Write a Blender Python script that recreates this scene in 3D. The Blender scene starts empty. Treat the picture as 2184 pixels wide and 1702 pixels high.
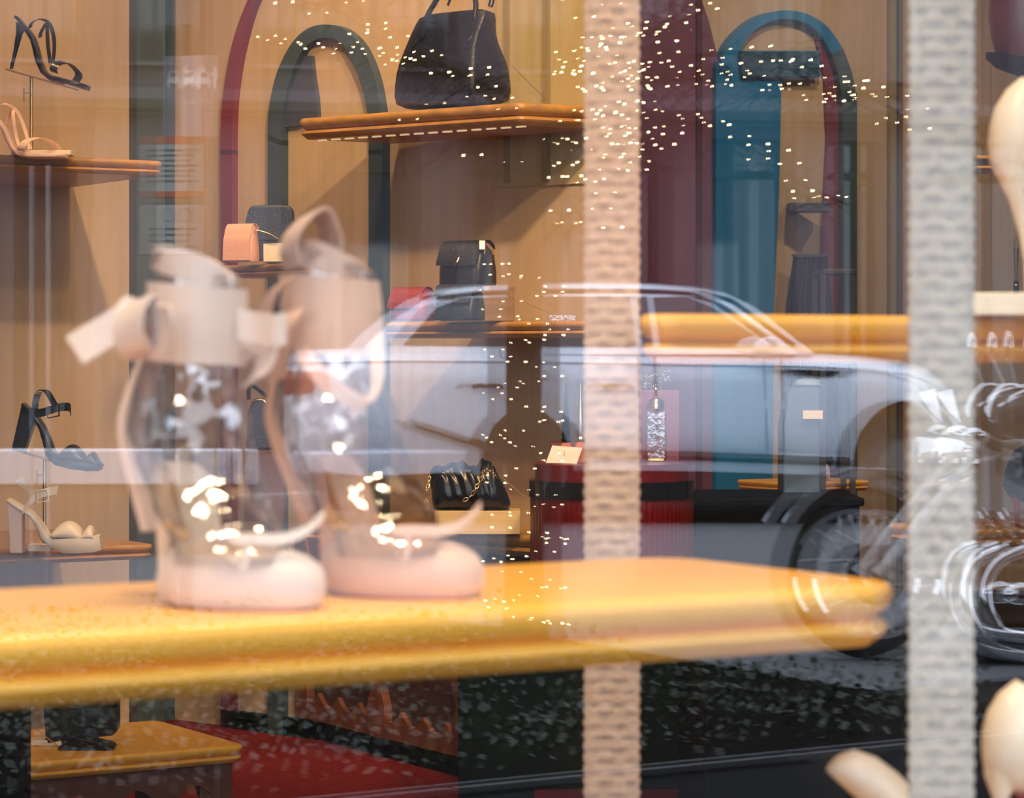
import bpy, bmesh, math, random
from mathutils import Vector, Matrix
R = random.Random(7)
SC = bpy.context.scene
COL = SC.collection
VW = Vector

# ------------------------------------------------------------------ camera, world, light, exposure
F, CX, HY, H = 5800.0, 1092.0, 746.0, 0.97      # focal length in pixels, centre column, horizon row, eye height
cam_d = bpy.data.cameras.new('camera'); cam = bpy.data.objects.new('camera', cam_d); COL.objects.link(cam)
cam.location = (0, 0, H); cam.rotation_euler = (math.radians(90), 0, 0)
cam_d.sensor_width = 36; cam_d.lens = 36 * F / 2184; cam_d.shift_y = -(851 - HY) / 2184
cam_d.clip_start = .05; cam_d.clip_end = 300
cam_d.dof.use_dof = True; cam_d.dof.focus_distance = 6.3; cam_d.dof.aperture_fstop = 10.5
SC.camera = cam
vs = SC.view_settings
SC.display_settings.display_device = 'sRGB'
vs.view_transform = 'Standard'; vs.look = 'None'; vs.gamma = 1; vs.use_curve_mapping = False; vs.exposure = 0.0
cy = SC.cycles
cy.max_bounces = 10; cy.diffuse_bounces = 4; cy.glossy_bounces = 5; cy.transmission_bounces = 8; cy.transparent_max_bounces = 24
cy.caustics_reflective = False; cy.caustics_refractive = False; cy.sample_clamp_indirect = 6

w = bpy.data.worlds.new('world'); SC.world = w; w.use_nodes = True
bg = w.node_tree.nodes['Background']; bg.inputs[0].default_value = (.78, .86, 1, 1); bg.inputs[1].default_value = 7.2

WARM = (1, .69, .39)
def spot(loc, aim, power, size=60, radius=.03, col=WARM, blend=.6):
    l = bpy.data.lights.new('spotlight', 'SPOT'); l.energy = power; l.color = col; l.spot_size = math.radians(size)
    l.spot_blend = blend; l.shadow_soft_size = radius
    o = bpy.data.objects.new('spotlight', l); COL.objects.link(o); o.location = loc
    o.rotation_euler = (VW(aim) - VW(loc)).to_track_quat('-Z', 'Y').to_euler(); return o
def area(loc, aim, power, sx, sy, col=WARM):
    l = bpy.data.lights.new('added_area_light', 'AREA'); l.energy = power; l.color = col; l.shape = 'RECTANGLE'; l.size = sx; l.size_y = sy
    o = bpy.data.objects.new('added_area_light', l); COL.objects.link(o); o.location = loc
    o.rotation_euler = (VW(aim) - VW(loc)).to_track_quat('-Z', 'Y').to_euler(); return o
# ceiling spots over the window display
for k in range(6):
    t = k / 5
    spot((-.75 + 1.35 * t, 1.55 + .83 * t, 2.75), (-.5 + .95 * t, 1.75 + .5 * t, .8), 30, 62, .025, (1, .76, .46))
area((-.12, 1.70, 2.72), (-.08, 2.0, .8), 30, .95, .16, (1, .80, .54)).rotation_euler.z += 0  # soft area lamp added for broad highlights on the clear vinyl
spot((.85, 2.0, 2.72), (.42, 2.3, .7), 48, 40, .03, (1, .84, .64))  # extra spot added to brighten the cream pumps
# wall washers inside the shop, on the ceiling close to the walls
spot((-.95, 5.75, 2.9), (-1.35, 6.75, .9), 60, 88, .04)
spot((-.55, 6.0, 2.9), (-.95, 6.9, .7), 38, 80, .04)
spot((-.30, 5.85, 2.9), (-.55, 6.75, .9), 18, 80, .04)
spot((.75, 3.9, 2.75), (.05, 6.3, 1.05), 150, 44, .05)
spot((.05, 4.2, 2.85), (-.12, 6.45, 1.2), 280, 46, .05)
spot((.55, 3.6, 2.6), (.05, 6.0, .6), 120, 30, .04)
spot((1.0, 7.2, 2.9), (.85, 8.6, 1.0), 70, 84, .05, (1, .80, .58))
spot((1.95, 7.2, 2.9), (1.6, 8.9, 1.0), 50, 84, .05, (1, .80, .58))
area((.0, 4.6, 2.95), (.0, 4.6, 0), 30, 3.2, 2.6, (1, .66, .36))  # added warm fill that lifts the ambient level in the shop

# ------------------------------------------------------------------ geometry helpers
U = VW((.852, .5236, 0)); V = VW((-.5236, .852, 0)); Z = VW((0, 0, 1)); X = VW((1, 0, 0)); Y = VW((0, 1, 0))
U.normalize(); V.normalize()
CAM = VW((0, 0, H))
GLASS_V = 1.35                                   # distance of the shop window from the camera, along V
MIR = Matrix.Translation(2 * GLASS_V * V) @ (Matrix.Identity(4) - 2 * Matrix([[V[i] * V[j] if i < 3 and j < 3 else 0 for j in range(4)] for i in range(4)])
                                             if False else Matrix([[ (1 if i == j else 0) - (2 * V[i] * V[j] if i < 3 and j < 3 else 0) for j in range(4)] for i in range(4)]))
def P(px, py, y): return VW(((px - CX) / F * y, y, H + (HY - py) / F * y))
def ray(px, py): return VW(((px - CX) / F, 1, (HY - py) / F))
def onpl(px, py, n, d, off=0.0):
    r = ray(px, py); t = (d - off - n.dot(CAM)) / n.dot(r); return CAM + t * r
def onz(px, py, z):
    r = ray(px, py); return CAM + ((z - H) / r.z) * r
def lerp(a, b, t): return a + (b - a) * t
def interp(tab, x):
    if x <= tab[0][0]: return tab[0][1]
    for (a, fa), (b, fb) in zip(tab, tab[1:]):
        if x <= b: return fa + (fb - fa) * (x - a) / (b - a)
    return tab[-1][1]
def smooth_path(pts, n=6):
    pts = [VW(p) for p in pts]; out = []
    for i in range(len(pts) - 1):
        p0 = pts[max(i - 1, 0)]; p1 = pts[i]; p2 = pts[i + 1]; p3 = pts[min(i + 2, len(pts) - 1)]
        for k in range(n):
            t = k / n
            out.append(.5 * ((2 * p1) + (p2 - p0) * t + (2 * p0 - 5 * p1 + 4 * p2 - p3) * t * t + (3 * p1 - p0 - 3 * p2 + p3) * t ** 3))
    out.append(pts[-1]); return out

ORG = {}
def top_of(o):
    while o.parent: o = o.parent
    return o
class MB:
    def __init__(s): s.bm = bmesh.new()
    def face(s, vs):
        try: s.bm.faces.new(vs)
        except ValueError: pass
    def loft(s, rings, closed=True, caps=True):
        rows = [[s.bm.verts.new(p) for p in r] for r in rings]; n = len(rows[0])
        for a, b in zip(rows, rows[1:]):
            for i in range(n if closed else n - 1):
                j = (i + 1) % n; s.face((a[i], a[j], b[j], b[i]))
        if caps and closed: s.face(rows[0][::-1]); s.face(rows[-1])
        return s
    def prism(s, pts, ext):
        pts = [VW(p) for p in pts]; return s.loft([pts, [p + ext for p in pts]])
    def band(s, outer, inner, ext):              # open strip between two outlines, thickened
        return s.loft([[o, i, i + ext, o + ext] for o, i in zip(outer, inner)])
    def box(s, c, a, b, d):                      # half axes
        c, a, b, d = VW(c), VW(a), VW(b), VW(d)
        return s.prism([c - a - b - d, c + a - b - d, c + a + b - d, c - a + b - d], 2 * d)
    def bx(s, x0, x1, y0, y1, z0, z1):
        return s.box(((x0 + x1) / 2, (y0 + y1) / 2, (z0 + z1) / 2), (abs(x1 - x0) / 2, 0, 0), (0, abs(y1 - y0) / 2, 0), (0, 0, abs(z1 - z0) / 2))
    def tube(s, path, r, n=8, closed=False):
        path = [VW(p) for p in path]; m = len(path); rings = []
        t0 = (path[1] - path[0]).normalized(); ref = Z if abs(t0.z) < .9 else X
        a = t0.cross(ref).normalized()
        for i, p in enumerate(path):
            if closed: t = path[(i + 1) % m] - path[i - 1]
            else: t = path[min(i + 1, m - 1)] - path[max(i - 1, 0)]
            if t.length < 1e-9: t = t0
            t.normalize(); a = a - t * a.dot(t)
            if a.length < 1e-6: a = t.orthogonal()
            a.normalize(); b = t.cross(a); rr = r[i] if isinstance(r, (list, tuple)) else r
            rings.append([p + (a * math.cos(q * 2 * math.pi / n) + b * math.sin(q * 2 * math.pi / n)) * rr for q in range(n)])
        if closed: rings.append(rings[0])
        return s.loft(rings, caps=not closed)
    def lathe(s, prof, o, n=32, ax=None, flute=0, nf=0, caps=True):
        o = VW(o); zx, xx, yx = (ax or (Z, X, Y)); rings = []
        for r, z in prof:
            rings.append([o + zx * z + (xx * math.cos(q * 2 * math.pi / n) + yx * math.sin(q * 2 * math.pi / n)) * max(1e-5, r * (1 - (flute if nf and q % 2 else 0))) for q in range(n)])
        return s.loft(rings, caps=caps)
    def ribbon(s, path, wid, t=.0015):           # wid: half width vector (one or per point)
        path = [VW(p) for p in path]; m = len(path); rings = []
        for i, p in enumerate(path):
            tn = (path[min(i + 1, m - 1)] - path[max(i - 1, 0)]).normalized()
            wv = VW(wid[i]) if isinstance(wid, list) else VW(wid)
            nn = tn.cross(wv)
            nn = nn.normalized() * t if nn.length > 1e-9 else Z * t
            rings.append([p - wv - nn, p + wv - nn, p + wv + nn, p - wv + nn])
        return s.loft(rings)
    def ball(s, c, r, n=10, m=7):
        c = VW(c); r = VW(r) if not isinstance(r, (int, float)) else VW((r, r, r)); rings = []
        for i in range(m + 1):
            th = math.pi * i / m; q = max(math.sin(th), 1e-3)
            rings.append([c + VW((r.x * q * math.cos(2 * math.pi * k / n), r.y * q * math.sin(2 * math.pi * k / n), -r.z * math.cos(th))) for k in range(n)])
        return s.loft(rings)
    def build(s, name, mat, parent=None, smooth=True, bevel=0, seg=2, sub=0, mir=False, sharp=35, kind=None, label=None):
        bm = s.bm
        bmesh.ops.remove_doubles(bm, verts=bm.verts, dist=1e-6)
        if mir: bmesh.ops.transform(bm, matrix=MIR, verts=bm.verts)
        bmesh.ops.recalc_face_normals(bm, faces=bm.faces)
        if parent is not None: org = ORG[top_of(parent).name]
        else:
            vsz = [v.co for v in bm.verts]
            org = VW((sum(v.x for v in vsz) / len(vsz), sum(v.y for v in vsz) / len(vsz), min(v.z for v in vsz)))
        bmesh.ops.translate(bm, verts=bm.verts, vec=-org)
        me = bpy.data.meshes.new(name); bm.to_mesh(me); bm.free()
        if smooth: me.shade_smooth(); me.set_sharp_from_angle(angle=math.radians(sharp))
        me.materials.append(mat)
        o = bpy.data.objects.new(name, me); COL.objects.link(o)
        if parent is None: o.location = org; ORG[o.name] = org
        else: o.parent = parent
        if bevel:
            b = o.modifiers.new('bevel', 'BEVEL'); b.width = bevel; b.segments = seg; b.limit_method = 'ANGLE'; b.angle_limit = math.radians(30)
        if sub:
            m = o.modifiers.new('sub', 'SUBSURF'); m.levels = sub; m.render_levels = sub
        if kind: o['kind'] = kind
        if label: o['label'] = label
        return o
def tag(o, label, cat, group=None, kind=None):
    o['label'] = label; o['category'] = cat
    if group: o['group'] = group
    if kind: o['kind'] = kind
    return o
def thing(name, label, cat, loc, group=None, mir=False):
    o = bpy.data.objects.new(name, None); COL.objects.link(o); loc = VW(loc)
    if mir: loc = MIR @ loc
    o.location = loc; ORG[o.name] = loc; o.empty_display_size = .05
    return tag(o, label, cat, group)
def struct(name, mb, mat, parent=None, **k):
    o = mb.build(name, mat, parent, **k)
    if parent is None: o['kind'] = 'structure'
    return o

# ------------------------------------------------------------------ materials
def mat(name, col, rough=.5, metal=0.0, noise=0.0, scale=(8, 8, 8), bump=0.0, bscale=None, spec=.5, coat=0.0, emit=0.0, col2=None, sheen=0):
    m = bpy.data.materials.new(name); m.use_nodes = True; nt = m.node_tree; b = nt.nodes['Principled BSDF']
    c = (*col, 1); b.inputs['Base Color'].default_value = c; b.inputs['Roughness'].default_value = rough
    b.inputs['Metallic'].default_value = metal; b.inputs['Specular IOR Level'].default_value = spec
    b.inputs['Coat Weight'].default_value = coat; b.inputs['Coat Roughness'].default_value = .06
    if sheen: b.inputs['Sheen Weight'].default_value = sheen
    if emit:
        b.inputs['Emission Color'].default_value = c; b.inputs['Emission Strength'].default_value = emit
    if noise or bump:
        tc = nt.nodes.new('ShaderNodeTexCoord'); mp = nt.nodes.new('ShaderNodeMapping'); mp.inputs['Scale'].default_value = scale
        nt.links.new(tc.outputs['Object'], mp.inputs[0])
        nz = nt.nodes.new('ShaderNodeTexNoise'); nz.inputs['Scale'].default_value = 1; nz.inputs['Detail'].default_value = 5; nz.inputs['Roughness'].default_value = .6
        nt.links.new(mp.outputs[0], nz.inputs['Vector'])
        if noise:
            rp = nt.nodes.new('ShaderNodeValToRGB'); e = rp.color_ramp.elements
            d = col2 or tuple(x * (1 - noise) for x in col); u = tuple(min(1, x * (1 + noise * .5)) for x in col)
            e[0].position = .3; e[0].color = (*d, 1); e[1].position = .7; e[1].color = (*u, 1)
            nt.links.new(nz.outputs[0], rp.inputs[0]); nt.links.new(rp.outputs[0], b.inputs['Base Color'])
        if bump:
            nz2 = nz
            if bscale:
                mp2 = nt.nodes.new('ShaderNodeMapping'); mp2.inputs['Scale'].default_value = bscale; nt.links.new(tc.outputs['Object'], mp2.inputs[0])
                nz2 = nt.nodes.new('ShaderNodeTexNoise'); nz2.inputs['Scale'].default_value = 1; nz2.inputs['Detail'].default_value = 3
                nt.links.new(mp2.outputs[0], nz2.inputs['Vector'])
            bp = nt.nodes.new('ShaderNodeBump'); bp.inputs['Strength'].default_value = bump; bp.inputs['Distance'].default_value = .01
            nt.links.new(nz2.outputs[0], bp.inputs['Height']); nt.links.new(bp.outputs[0], b.inputs['Normal'])
    return m
def clear_mat(name, refl, rough=0.0, tint=(1, 1, 1), bump=0.0, bscale=20, fpow=4.0):   # thin clear sheet: mirror share by Fresnel over straight transmission
    m = bpy.data.materials.new(name); m.use_nodes = True; nt = m.node_tree; nt.nodes.clear()
    out = nt.nodes.new('ShaderNodeOutputMaterial'); mx = nt.nodes.new('ShaderNodeMixShader')
    tr = nt.nodes.new('ShaderNodeBsdfTransparent'); tr.inputs[0].default_value = (*tint, 1)
    gl = nt.nodes.new('ShaderNodeBsdfGlossy'); gl.inputs['Roughness'].default_value = rough
    lw = nt.nodes.new('ShaderNodeLayerWeight'); lw.inputs[0].default_value = .5
    pw = nt.nodes.new('ShaderNodeMath'); pw.operation = 'POWER'; pw.inputs[1].default_value = fpow; nt.links.new(lw.outputs['Facing'], pw.inputs[0])
    ml = nt.nodes.new('ShaderNodeMath'); ml.operation = 'MULTIPLY_ADD'; ml.inputs[1].default_value = min(.6, 1 - refl); ml.inputs[2].default_value = refl
    nt.links.new(pw.outputs[0], ml.inputs[0])
    nt.links.new(ml.outputs[0], mx.inputs[0]); nt.links.new(tr.outputs[0], mx.inputs[1]); nt.links.new(gl.outputs[0], mx.inputs[2]); nt.links.new(mx.outputs[0], out.inputs[0])
    if bump:
        tc = nt.nodes.new('ShaderNodeTexCoord'); nz = nt.nodes.new('ShaderNodeTexNoise'); nz.inputs['Scale'].default_value = bscale; nz.inputs['Detail'].default_value = 2
        nt.links.new(tc.outputs['Object'], nz.inputs['Vector'])
        bp = nt.nodes.new('ShaderNodeBump'); bp.inputs['Strength'].default_value = bump; bp.inputs['Distance'].default_value = .02
        nt.links.new(nz.outputs[0], bp.inputs['Height']); nt.links.new(bp.outputs[0], gl.inputs['Normal']); nt.links.new(bp.outputs[0], lw.inputs['Normal'])
    return m

M_WALL = mat('beige_wall', (.45, .315, .18), .7, noise=.12, scale=(30, 30, 2), bump=.08, bscale=(300, 300, 20))
M_OLIVE = mat('olive_wall', (.40, .31, .14), .7, noise=.15, scale=(30, 30, 3))
M_OLIVE_D = mat('olive_trim', (.25, .19, .08), .6, noise=.1, scale=(30, 30, 3))
M_TEAL = mat('dark_teal_lacquer', (.035, .06, .075), .45, noise=.1, scale=(10, 10, 2))
M_NAVY = mat('navy_lacquer', (.045, .055, .085), .5)
M_GREEN = mat('grey_green_lacquer', (.04, .06, .055), .5, noise=.1, scale=(10, 10, 2))
M_BURG = mat('burgundy_lacquer', (.16, .02, .035), .5, noise=.1, scale=(10, 10, 2))
M_PURPLE = mat('plum_lacquer', (.15, .05, .085), .5, noise=.12, scale=(14, 14, 2))
M_BLUE = mat('petrol_blue_lacquer', (.008, .15, .33), .45, noise=.12, scale=(14, 14, 2))
M_WOOD = mat('honey_wood', (.80, .40, .045), .42, noise=.07, scale=(4, 25, 25), coat=.1)
M_WOOD_D = mat('amber_wood', (.44, .215, .052), .4, noise=.3, scale=(3, 40, 40), coat=.2)
M_WOOD_E = mat('ebony_brown_wood', (.11, .033, .014), .55, noise=.25, scale=(4, 40, 6))
M_WOOD_B = mat('brown_wood', (.17, .052, .021), .5, noise=.25, scale=(4, 40, 6))
M_BLOCK = mat('pale_wood_block', (.62, .42, .18), .5, noise=.15, scale=(5, 40, 40))
M_CREAM = mat('cream_block', (.80, .68, .48), .6)
M_CARPET = mat('red_carpet', (.15, .008, .007), .95, noise=.25, scale=(60, 60, 60), bump=.5, bscale=(500, 500, 500), spec=.1)
M_BLACK = mat('black_lacquer', (.002, .002, .002), .5, spec=.06)
M_PED = mat('dark_green_lacquer', (.004, .010, .006), .5, spec=.06, noise=.3, scale=(5, 5, 2))
M_CEIL = mat('ceiling_paint', (.55, .48, .40), .9)
M_LEATHER = mat('black_leather', (.009, .009, .010), .36, spec=.35, bump=.15, bscale=(160, 160, 160), noise=.2, scale=(6, 6, 6))
M_LEATHER_S = mat('black_smooth_leather', (.006, .006, .007), .25, bump=.1, bscale=(60, 60, 60), spec=.4)
M_NAVYL = mat('navy_leather', (.018, .024, .042), .4, bump=.15, bscale=(160, 160, 160))
M_BURGL = mat('burgundy_leather', (.22, .03, .045), .45, bump=.15, bscale=(160, 160, 160))
M_PINKL = mat('rose_leather', (.70, .36, .24), .45, bump=.1, bscale=(160, 160, 160))
M_NUDE = mat('nude_leather', (.78, .52, .38), .42)
M_NUDE2 = mat('powder_leather', (.80, .62, .52), .5, noise=.05)
M_NUDE_S = mat('nude_satin', (.62, .38, .25), .45, sheen=.3)
M_POWDER = mat('powder_satin', (.66, .51, .40), .5, sheen=.3)
M_CREAML = mat('cream_leather', (.82, .70, .52), .35)
M_REDSOLE = mat('red_sole', (.42, .02, .015), .25)
M_GOLD = mat('gold_metal', (.85, .58, .22), .2, 1.0)
M_BRASS = mat('aged_brass', (.42, .30, .12), .32, 1.0)
M_STRAP_P = mat('warm_woven_webbing', (.58, .40, .28), .85, noise=.12, scale=(200, 200, 60))
M_STRAP_W = mat('pale_woven_webbing', (.47, .42, .345), .85, noise=.12, scale=(200, 200, 60))
M_PVC = clear_mat('clear_vinyl', .19, .05, (.91, .88, .86), .6, 16, 2.0)
M_VIAL = clear_mat('clear_glass', .10, .01, (.92, .85, .80), .04, 60)
M_REDL = mat('red_lacquer', (.14, .007, .007), .32, noise=.12, scale=(40, 40, 3))
M_WHITE = mat('white_card', (.62, .57, .51), .7)
M_INK = mat('dark_ink', (.12, .09, .08), .8)
M_LED = mat('shelf_light_strip', (1, .7, .4), .5, emit=.7)
M_PANE = clear_mat('window_glass', .055)
M_FRAME = mat('bronze_frame', (.03, .026, .024), .4)
M_SHOPSTONE = mat('shop_front_stone', (.20, .19, .18), .8, noise=.15, scale=(6, 6, 6))
# ------------------------------------------------------------------ the shop room
ZC = 3.0
N2 = VW((.66, .75, 0)).normalized(); D2 = N2.dot(P(1108, 218, 6.0)) + .26        # middle wall
DL, DR = 6.55, 7.0                                                                 # left wall, right wall: along V
# corner between the left and the middle wall
A_ = Matrix(((V.x, V.y), (N2.x, N2.y))).inverted() @ VW((DL, D2)); C1 = VW((A_.x, A_.y, 0))
E1 = onpl(1266, 746, N2, D2); E1.z = 0
E2 = onpl(1310, 746, V, DR); E2.z = 0
def wall(name, a, b, n, m, z0=0, z1=ZC, t=.12):
    a = VW((a.x, a.y, z0)); b = VW((b.x, b.y, z0))
    return struct(name, MB().prism([a, b, b + n * t, a + n * t], Z * (z1 - z0)), m, smooth=False)
LEFT_END = C1 - U * 3.4; RIGHT_END = E2 + U * 3.2
wall('wall_left', LEFT_END, C1, V, M_WALL)
wall('wall_back', C1, E1, N2, M_WALL)
wall('wall_return', E1, E2, U, M_WALL, t=.08)
wall('wall_right', E2, RIGHT_END, V, M_WALL)
SF = 1.43                                                                           # inner face of the shop front, along V
LF = LEFT_END - V * (DL - SF); RF = RIGHT_END - V * (DR - SF)
wall('wall_end_left', LF, LEFT_END, U * -1, M_WALL)
wall('wall_end_right', RIGHT_END, RF, U, M_WALL)
mid = [LF, RF, RIGHT_END + V * .1, E2 + V * .1, E2 + V * .1 - U * .1, E1 + N2 * .1, C1 + V * .1, LEFT_END + V * .1]
struct('floor', MB().prism([VW((p.x, p.y, -.16)) for p in mid], Z * .16), M_CARPET, smooth=False)
struct('ceiling', MB().prism([VW((p.x, p.y, ZC)) for p in mid], Z * .1), M_CEIL, smooth=False)
# shop front: wall with a wide opening, window with two panes
def uv(u, v, z): return U * u + V * v + Z * z
def ublock(mb, u0, u1, v0, v1, z0, z1): return mb.prism([uv(u0, v0, z0), uv(u1, v0, z0), uv(u1, v1, z0), uv(u0, v1, z0)], Z * (z1 - z0))
uL, uR = LF.dot(U) - .12, RF.dot(U) + .12
W0, W1, WZ0, WZ1 = -.55, 2.45, .42, 2.25
fr = MB(); ublock(fr, uL, W0, 1.2, SF, -.16, ZC + .1); ublock(fr, W1, uR, 1.2, SF, -.16, ZC + .1)
ublock(fr, W0, W1, 1.2, SF, -.16, WZ0); ublock(fr, W0, W1, 1.2, SF, WZ1, ZC + .1)
struct('wall_front', fr, M_SHOPSTONE, smooth=False)
wf = MB()
for a, b, c, d in ((W0, W0 + .06, WZ0, WZ1), (W1 - .06, W1, WZ0, WZ1), (W0, W1, WZ0, WZ0 + .06), (W0, W1, WZ1 - .06, WZ1)):
    ublock(wf, a, b, 1.31, 1.41, c, d)
win = struct('window_1', wf, M_FRAME, smooth=False)
ORG.setdefault(win.name, win.location.copy())
def pane(v, ang):
    c = uv((W0 + W1) / 2, v, (WZ0 + WZ1) / 2); d = (Matrix.Rotation(ang, 3, 'Z') @ U)
    n = VW((-d.y, d.x, 0))
    MB().box(c, d * ((W1 - W0) / 2 - .055), n * .003, Z * ((WZ1 - WZ0) / 2 - .055)).build('pane', M_PANE, win, smooth=False)
pane(GLASS_V + .003, 0)
pane(GLASS_V + .026, .0026)

# unseen canopy added to block daylight, and the upper storeys of the shop's own building
cn = MB(); ublock(cn, W0 - 1.2, W1 + 1.2, -.6, 1.2, 2.75, 2.83)
struct('daylight_shield', cn, M_FRAME, smooth=False)
up = MB(); ublock(up, -18, 18, 1.2, 1.43, ZC + .1, 7.5)
struct('wall_front_upper', up, M_SHOPSTONE, smooth=False)
# wall lacquer work: pillar, arches, door panels
L2 = lambda px, py, off=0: onpl(px, py, N2, D2, off)
LL = lambda px, py, off=0: onpl(px, py, V, DL, off)
LR = lambda px, py, off=0: onpl(px, py, V, DR, off)
def vert(p, z): return VW((p.x, p.y, z))
pil = MB(); a, b = LL(292, 600, .05), LL(352, 600, .05); pil.prism([vert(a, 0), vert(b, 0), vert(b, 0) + V * .05, vert(a, 0) + V * .05], Z * ZC)
tp = struct('trim_1', pil, M_GREEN, smooth=False)
pil = MB(); a, b = LL(351, 600, .0), LL(373, 600, .02); pil.prism([vert(a, 0), vert(b, 0), vert(b, 0) + V * .05, vert(a, 0) + V * .05], Z * ZC)
struct('trim_2', pil, mat('shaded_green_lacquer', (.035, .055, .055), .5), smooth=False)  # same green as the pillar, its shaded return put into a darker colour
def strip(name, px0, px1, m, L, n, off=.012, z0=0, z1=ZC):
    a, b = L(px0, 600, off), L(px1, 600, off)
    return struct(name, MB().prism([vert(a, z0), vert(b, z0), vert(b, z0) + n * off, vert(a, z0) + n * off], Z * (z1 - z0)), m, smooth=False)
bo = [(470, 1563), (470, 900), (470, 370), (470, 330), (470, 290), (474, 215), (487, 130), (503, 65), (528, 0), (565, -70), (620, -130), (690, -170)]
bi = [(495, 1563), (495, 900), (495, 370), (495, 330), (495, 290), (498, 215), (508, 140), (524, 68), (546, 0), (580, -60), (630, -112), (695, -148)]
def arch(name, po, pi, m, L, n, t=.02, parent=None):
    po = [p[:2] for p in smooth_path([(*p, 0) for p in po], 4)]; pi = [p[:2] for p in smooth_path([(*p, 0) for p in pi], 4)]
    return struct(name, MB().band([L(*p, t) for p in po], [L(*p, t) for p in pi], n * t), m, smooth=False)
arch('trim_3', bo, bi, M_BURG, L2, N2)
to = [(571, 1563), (571, 900), (571, 340), (571, 300), (571, 260), (577, 210), (592, 150), (622, 92), (656, 61), (693, 52), (732, 61), (770, 97), (797, 160), (811, 230), (816, 290), (816, 330), (816, 370), (816, 900), (816, 1440)]
ti = [(599, 1563), (599, 900), (599, 350), (599, 310), (599, 270), (604, 225), (617, 172), (641, 113), (668, 87), (696, 80), (727, 92), (755, 140), (774, 195), (784, 245), (786, 290), (786, 330), (786, 370), (786, 900), (786, 1440)]
arch('trim_4', to, ti, M_TEAL, L2, N2, .026)
np_ = [(598, 248), (607, 195), (620, 155), (640, 119), (664, 119), (668, 160), (675, 205), (678, 250), (640, 268), (600, 272)]
struct('trim_5', MB().prism([L2(*p, .012) for p in np_], N2 * .012), M_NAVY, smooth=False)
# olive fabric field with dark uprights right of the tote bag
a, b = L2(1058, 600, .006), L2(1262, 600, .006)
struct('trim_6', MB().prism([vert(a, 1.35), vert(b, 1.35), vert(b, 1.35) + N2 * .006, vert(a, 1.35) + N2 * .006], Z * (ZC - 1.35)), M_OLIVE, smooth=False)
strip('trim_7', 1074, 1084, M_OLIVE_D, L2, N2, .012, 1.36)
strip('trim_8', 1156, 1168, M_OLIVE_D, L2, N2, .016, 1.36)
# baseboards
a, b = L2(470, 600, .02), L2(1262, 600, .02)
struct('baseboard_back', MB().prism([vert(a, 0), vert(b, 0), vert(b, 0) + N2 * .02, vert(a, 0) + N2 * .02], Z * .045), M_BLACK, smooth=False)
# right wall: plum arch panel, blue arched doorway, strips
po = [(1250, 1300), (1250, -260), (1380, -230), (1450, -130), (1490, -20), (1512, 45), (1528, 110), (1539, 180), (1541, 260), (1541, 1300)]
struct('trim_9', MB().prism([LR(*p, .02) for p in po], V * .02), M_PURPLE, smooth=False)
strip('trim_10', 1486, 1498, mat('dark_plum', (.07, .014, .025), .5), LR, V, .026, 0, 2.35)
ro = [(1527, 1300), (1527, 230), (1533, 160), (1548, 103), (1580, 62), (1622, 33), (1672, 22), (1722, 30), (1765, 57), (1798, 103), (1817, 155), (1827, 215), (1828, 300), (1828, 1300)]
ri = [(1556, 1300), (1556, 240), (1560, 170), (1574, 118), (1601, 74), (1636, 49), (1674, 40), (1716, 47), (1748, 72), (1774, 115), (1789, 165), (1797, 220), (1798, 300), (1798, 1300)]
M_GREY_GREEN = mat('slate_lacquer', (.05, .085, .09), .5, noise=.1, scale=(12, 12, 2))
k = 7
arch('trim_11', ro[:k + 3], ri[:k + 3], M_BLUE, LR, V, .04)
arch('trim_12', ro[k + 2:], ri[k + 2:], M_GREY_GREEN, LR, V, .04)
bp_ = [(1540, 1300), (1540, 170), (1556, 130), (1580, 108), (1745, 108), (1750, 165), (1667, 166), (1662, 400), (1650, 680), (1645, 1300)]
struct('door_1', MB().prism([LR(*p, .03) for p in bp_], V * .028), M_BLUE, smooth=False)
pb = [(1580, 110), (1742, 110), (1748, 163), (1585, 163)]
struct('trim_13', MB().prism([LR(*p, .05) for p in pb], V * .02), mat('ink_blue_lacquer', (.015, .06, .10), .5), smooth=False)
pr = [(1746, 1300), (1748, 640), (1765, 300), (1760, 170), (1740, 75), (1758, 88), (1780, 135), (1790, 190), (1797, 300), (1797, 1300)]
struct('trim_14', MB().prism([LR(*p, .015) for p in pr], V * .014), mat('wine_lacquer', (.17, .035, .055), .5), smooth=False)
strip('trim_15', 1899, 1912, M_OLIVE_D, LR, V, .02)
strip('trim_16', 1918, 1926, mat('umber_trim', (.12, .08, .05), .6), LR, V, .02)
strip('trim_17', 2100, 2112, mat('tan_trim', (.42, .29, .16), .6), LR, V, .02)

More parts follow.
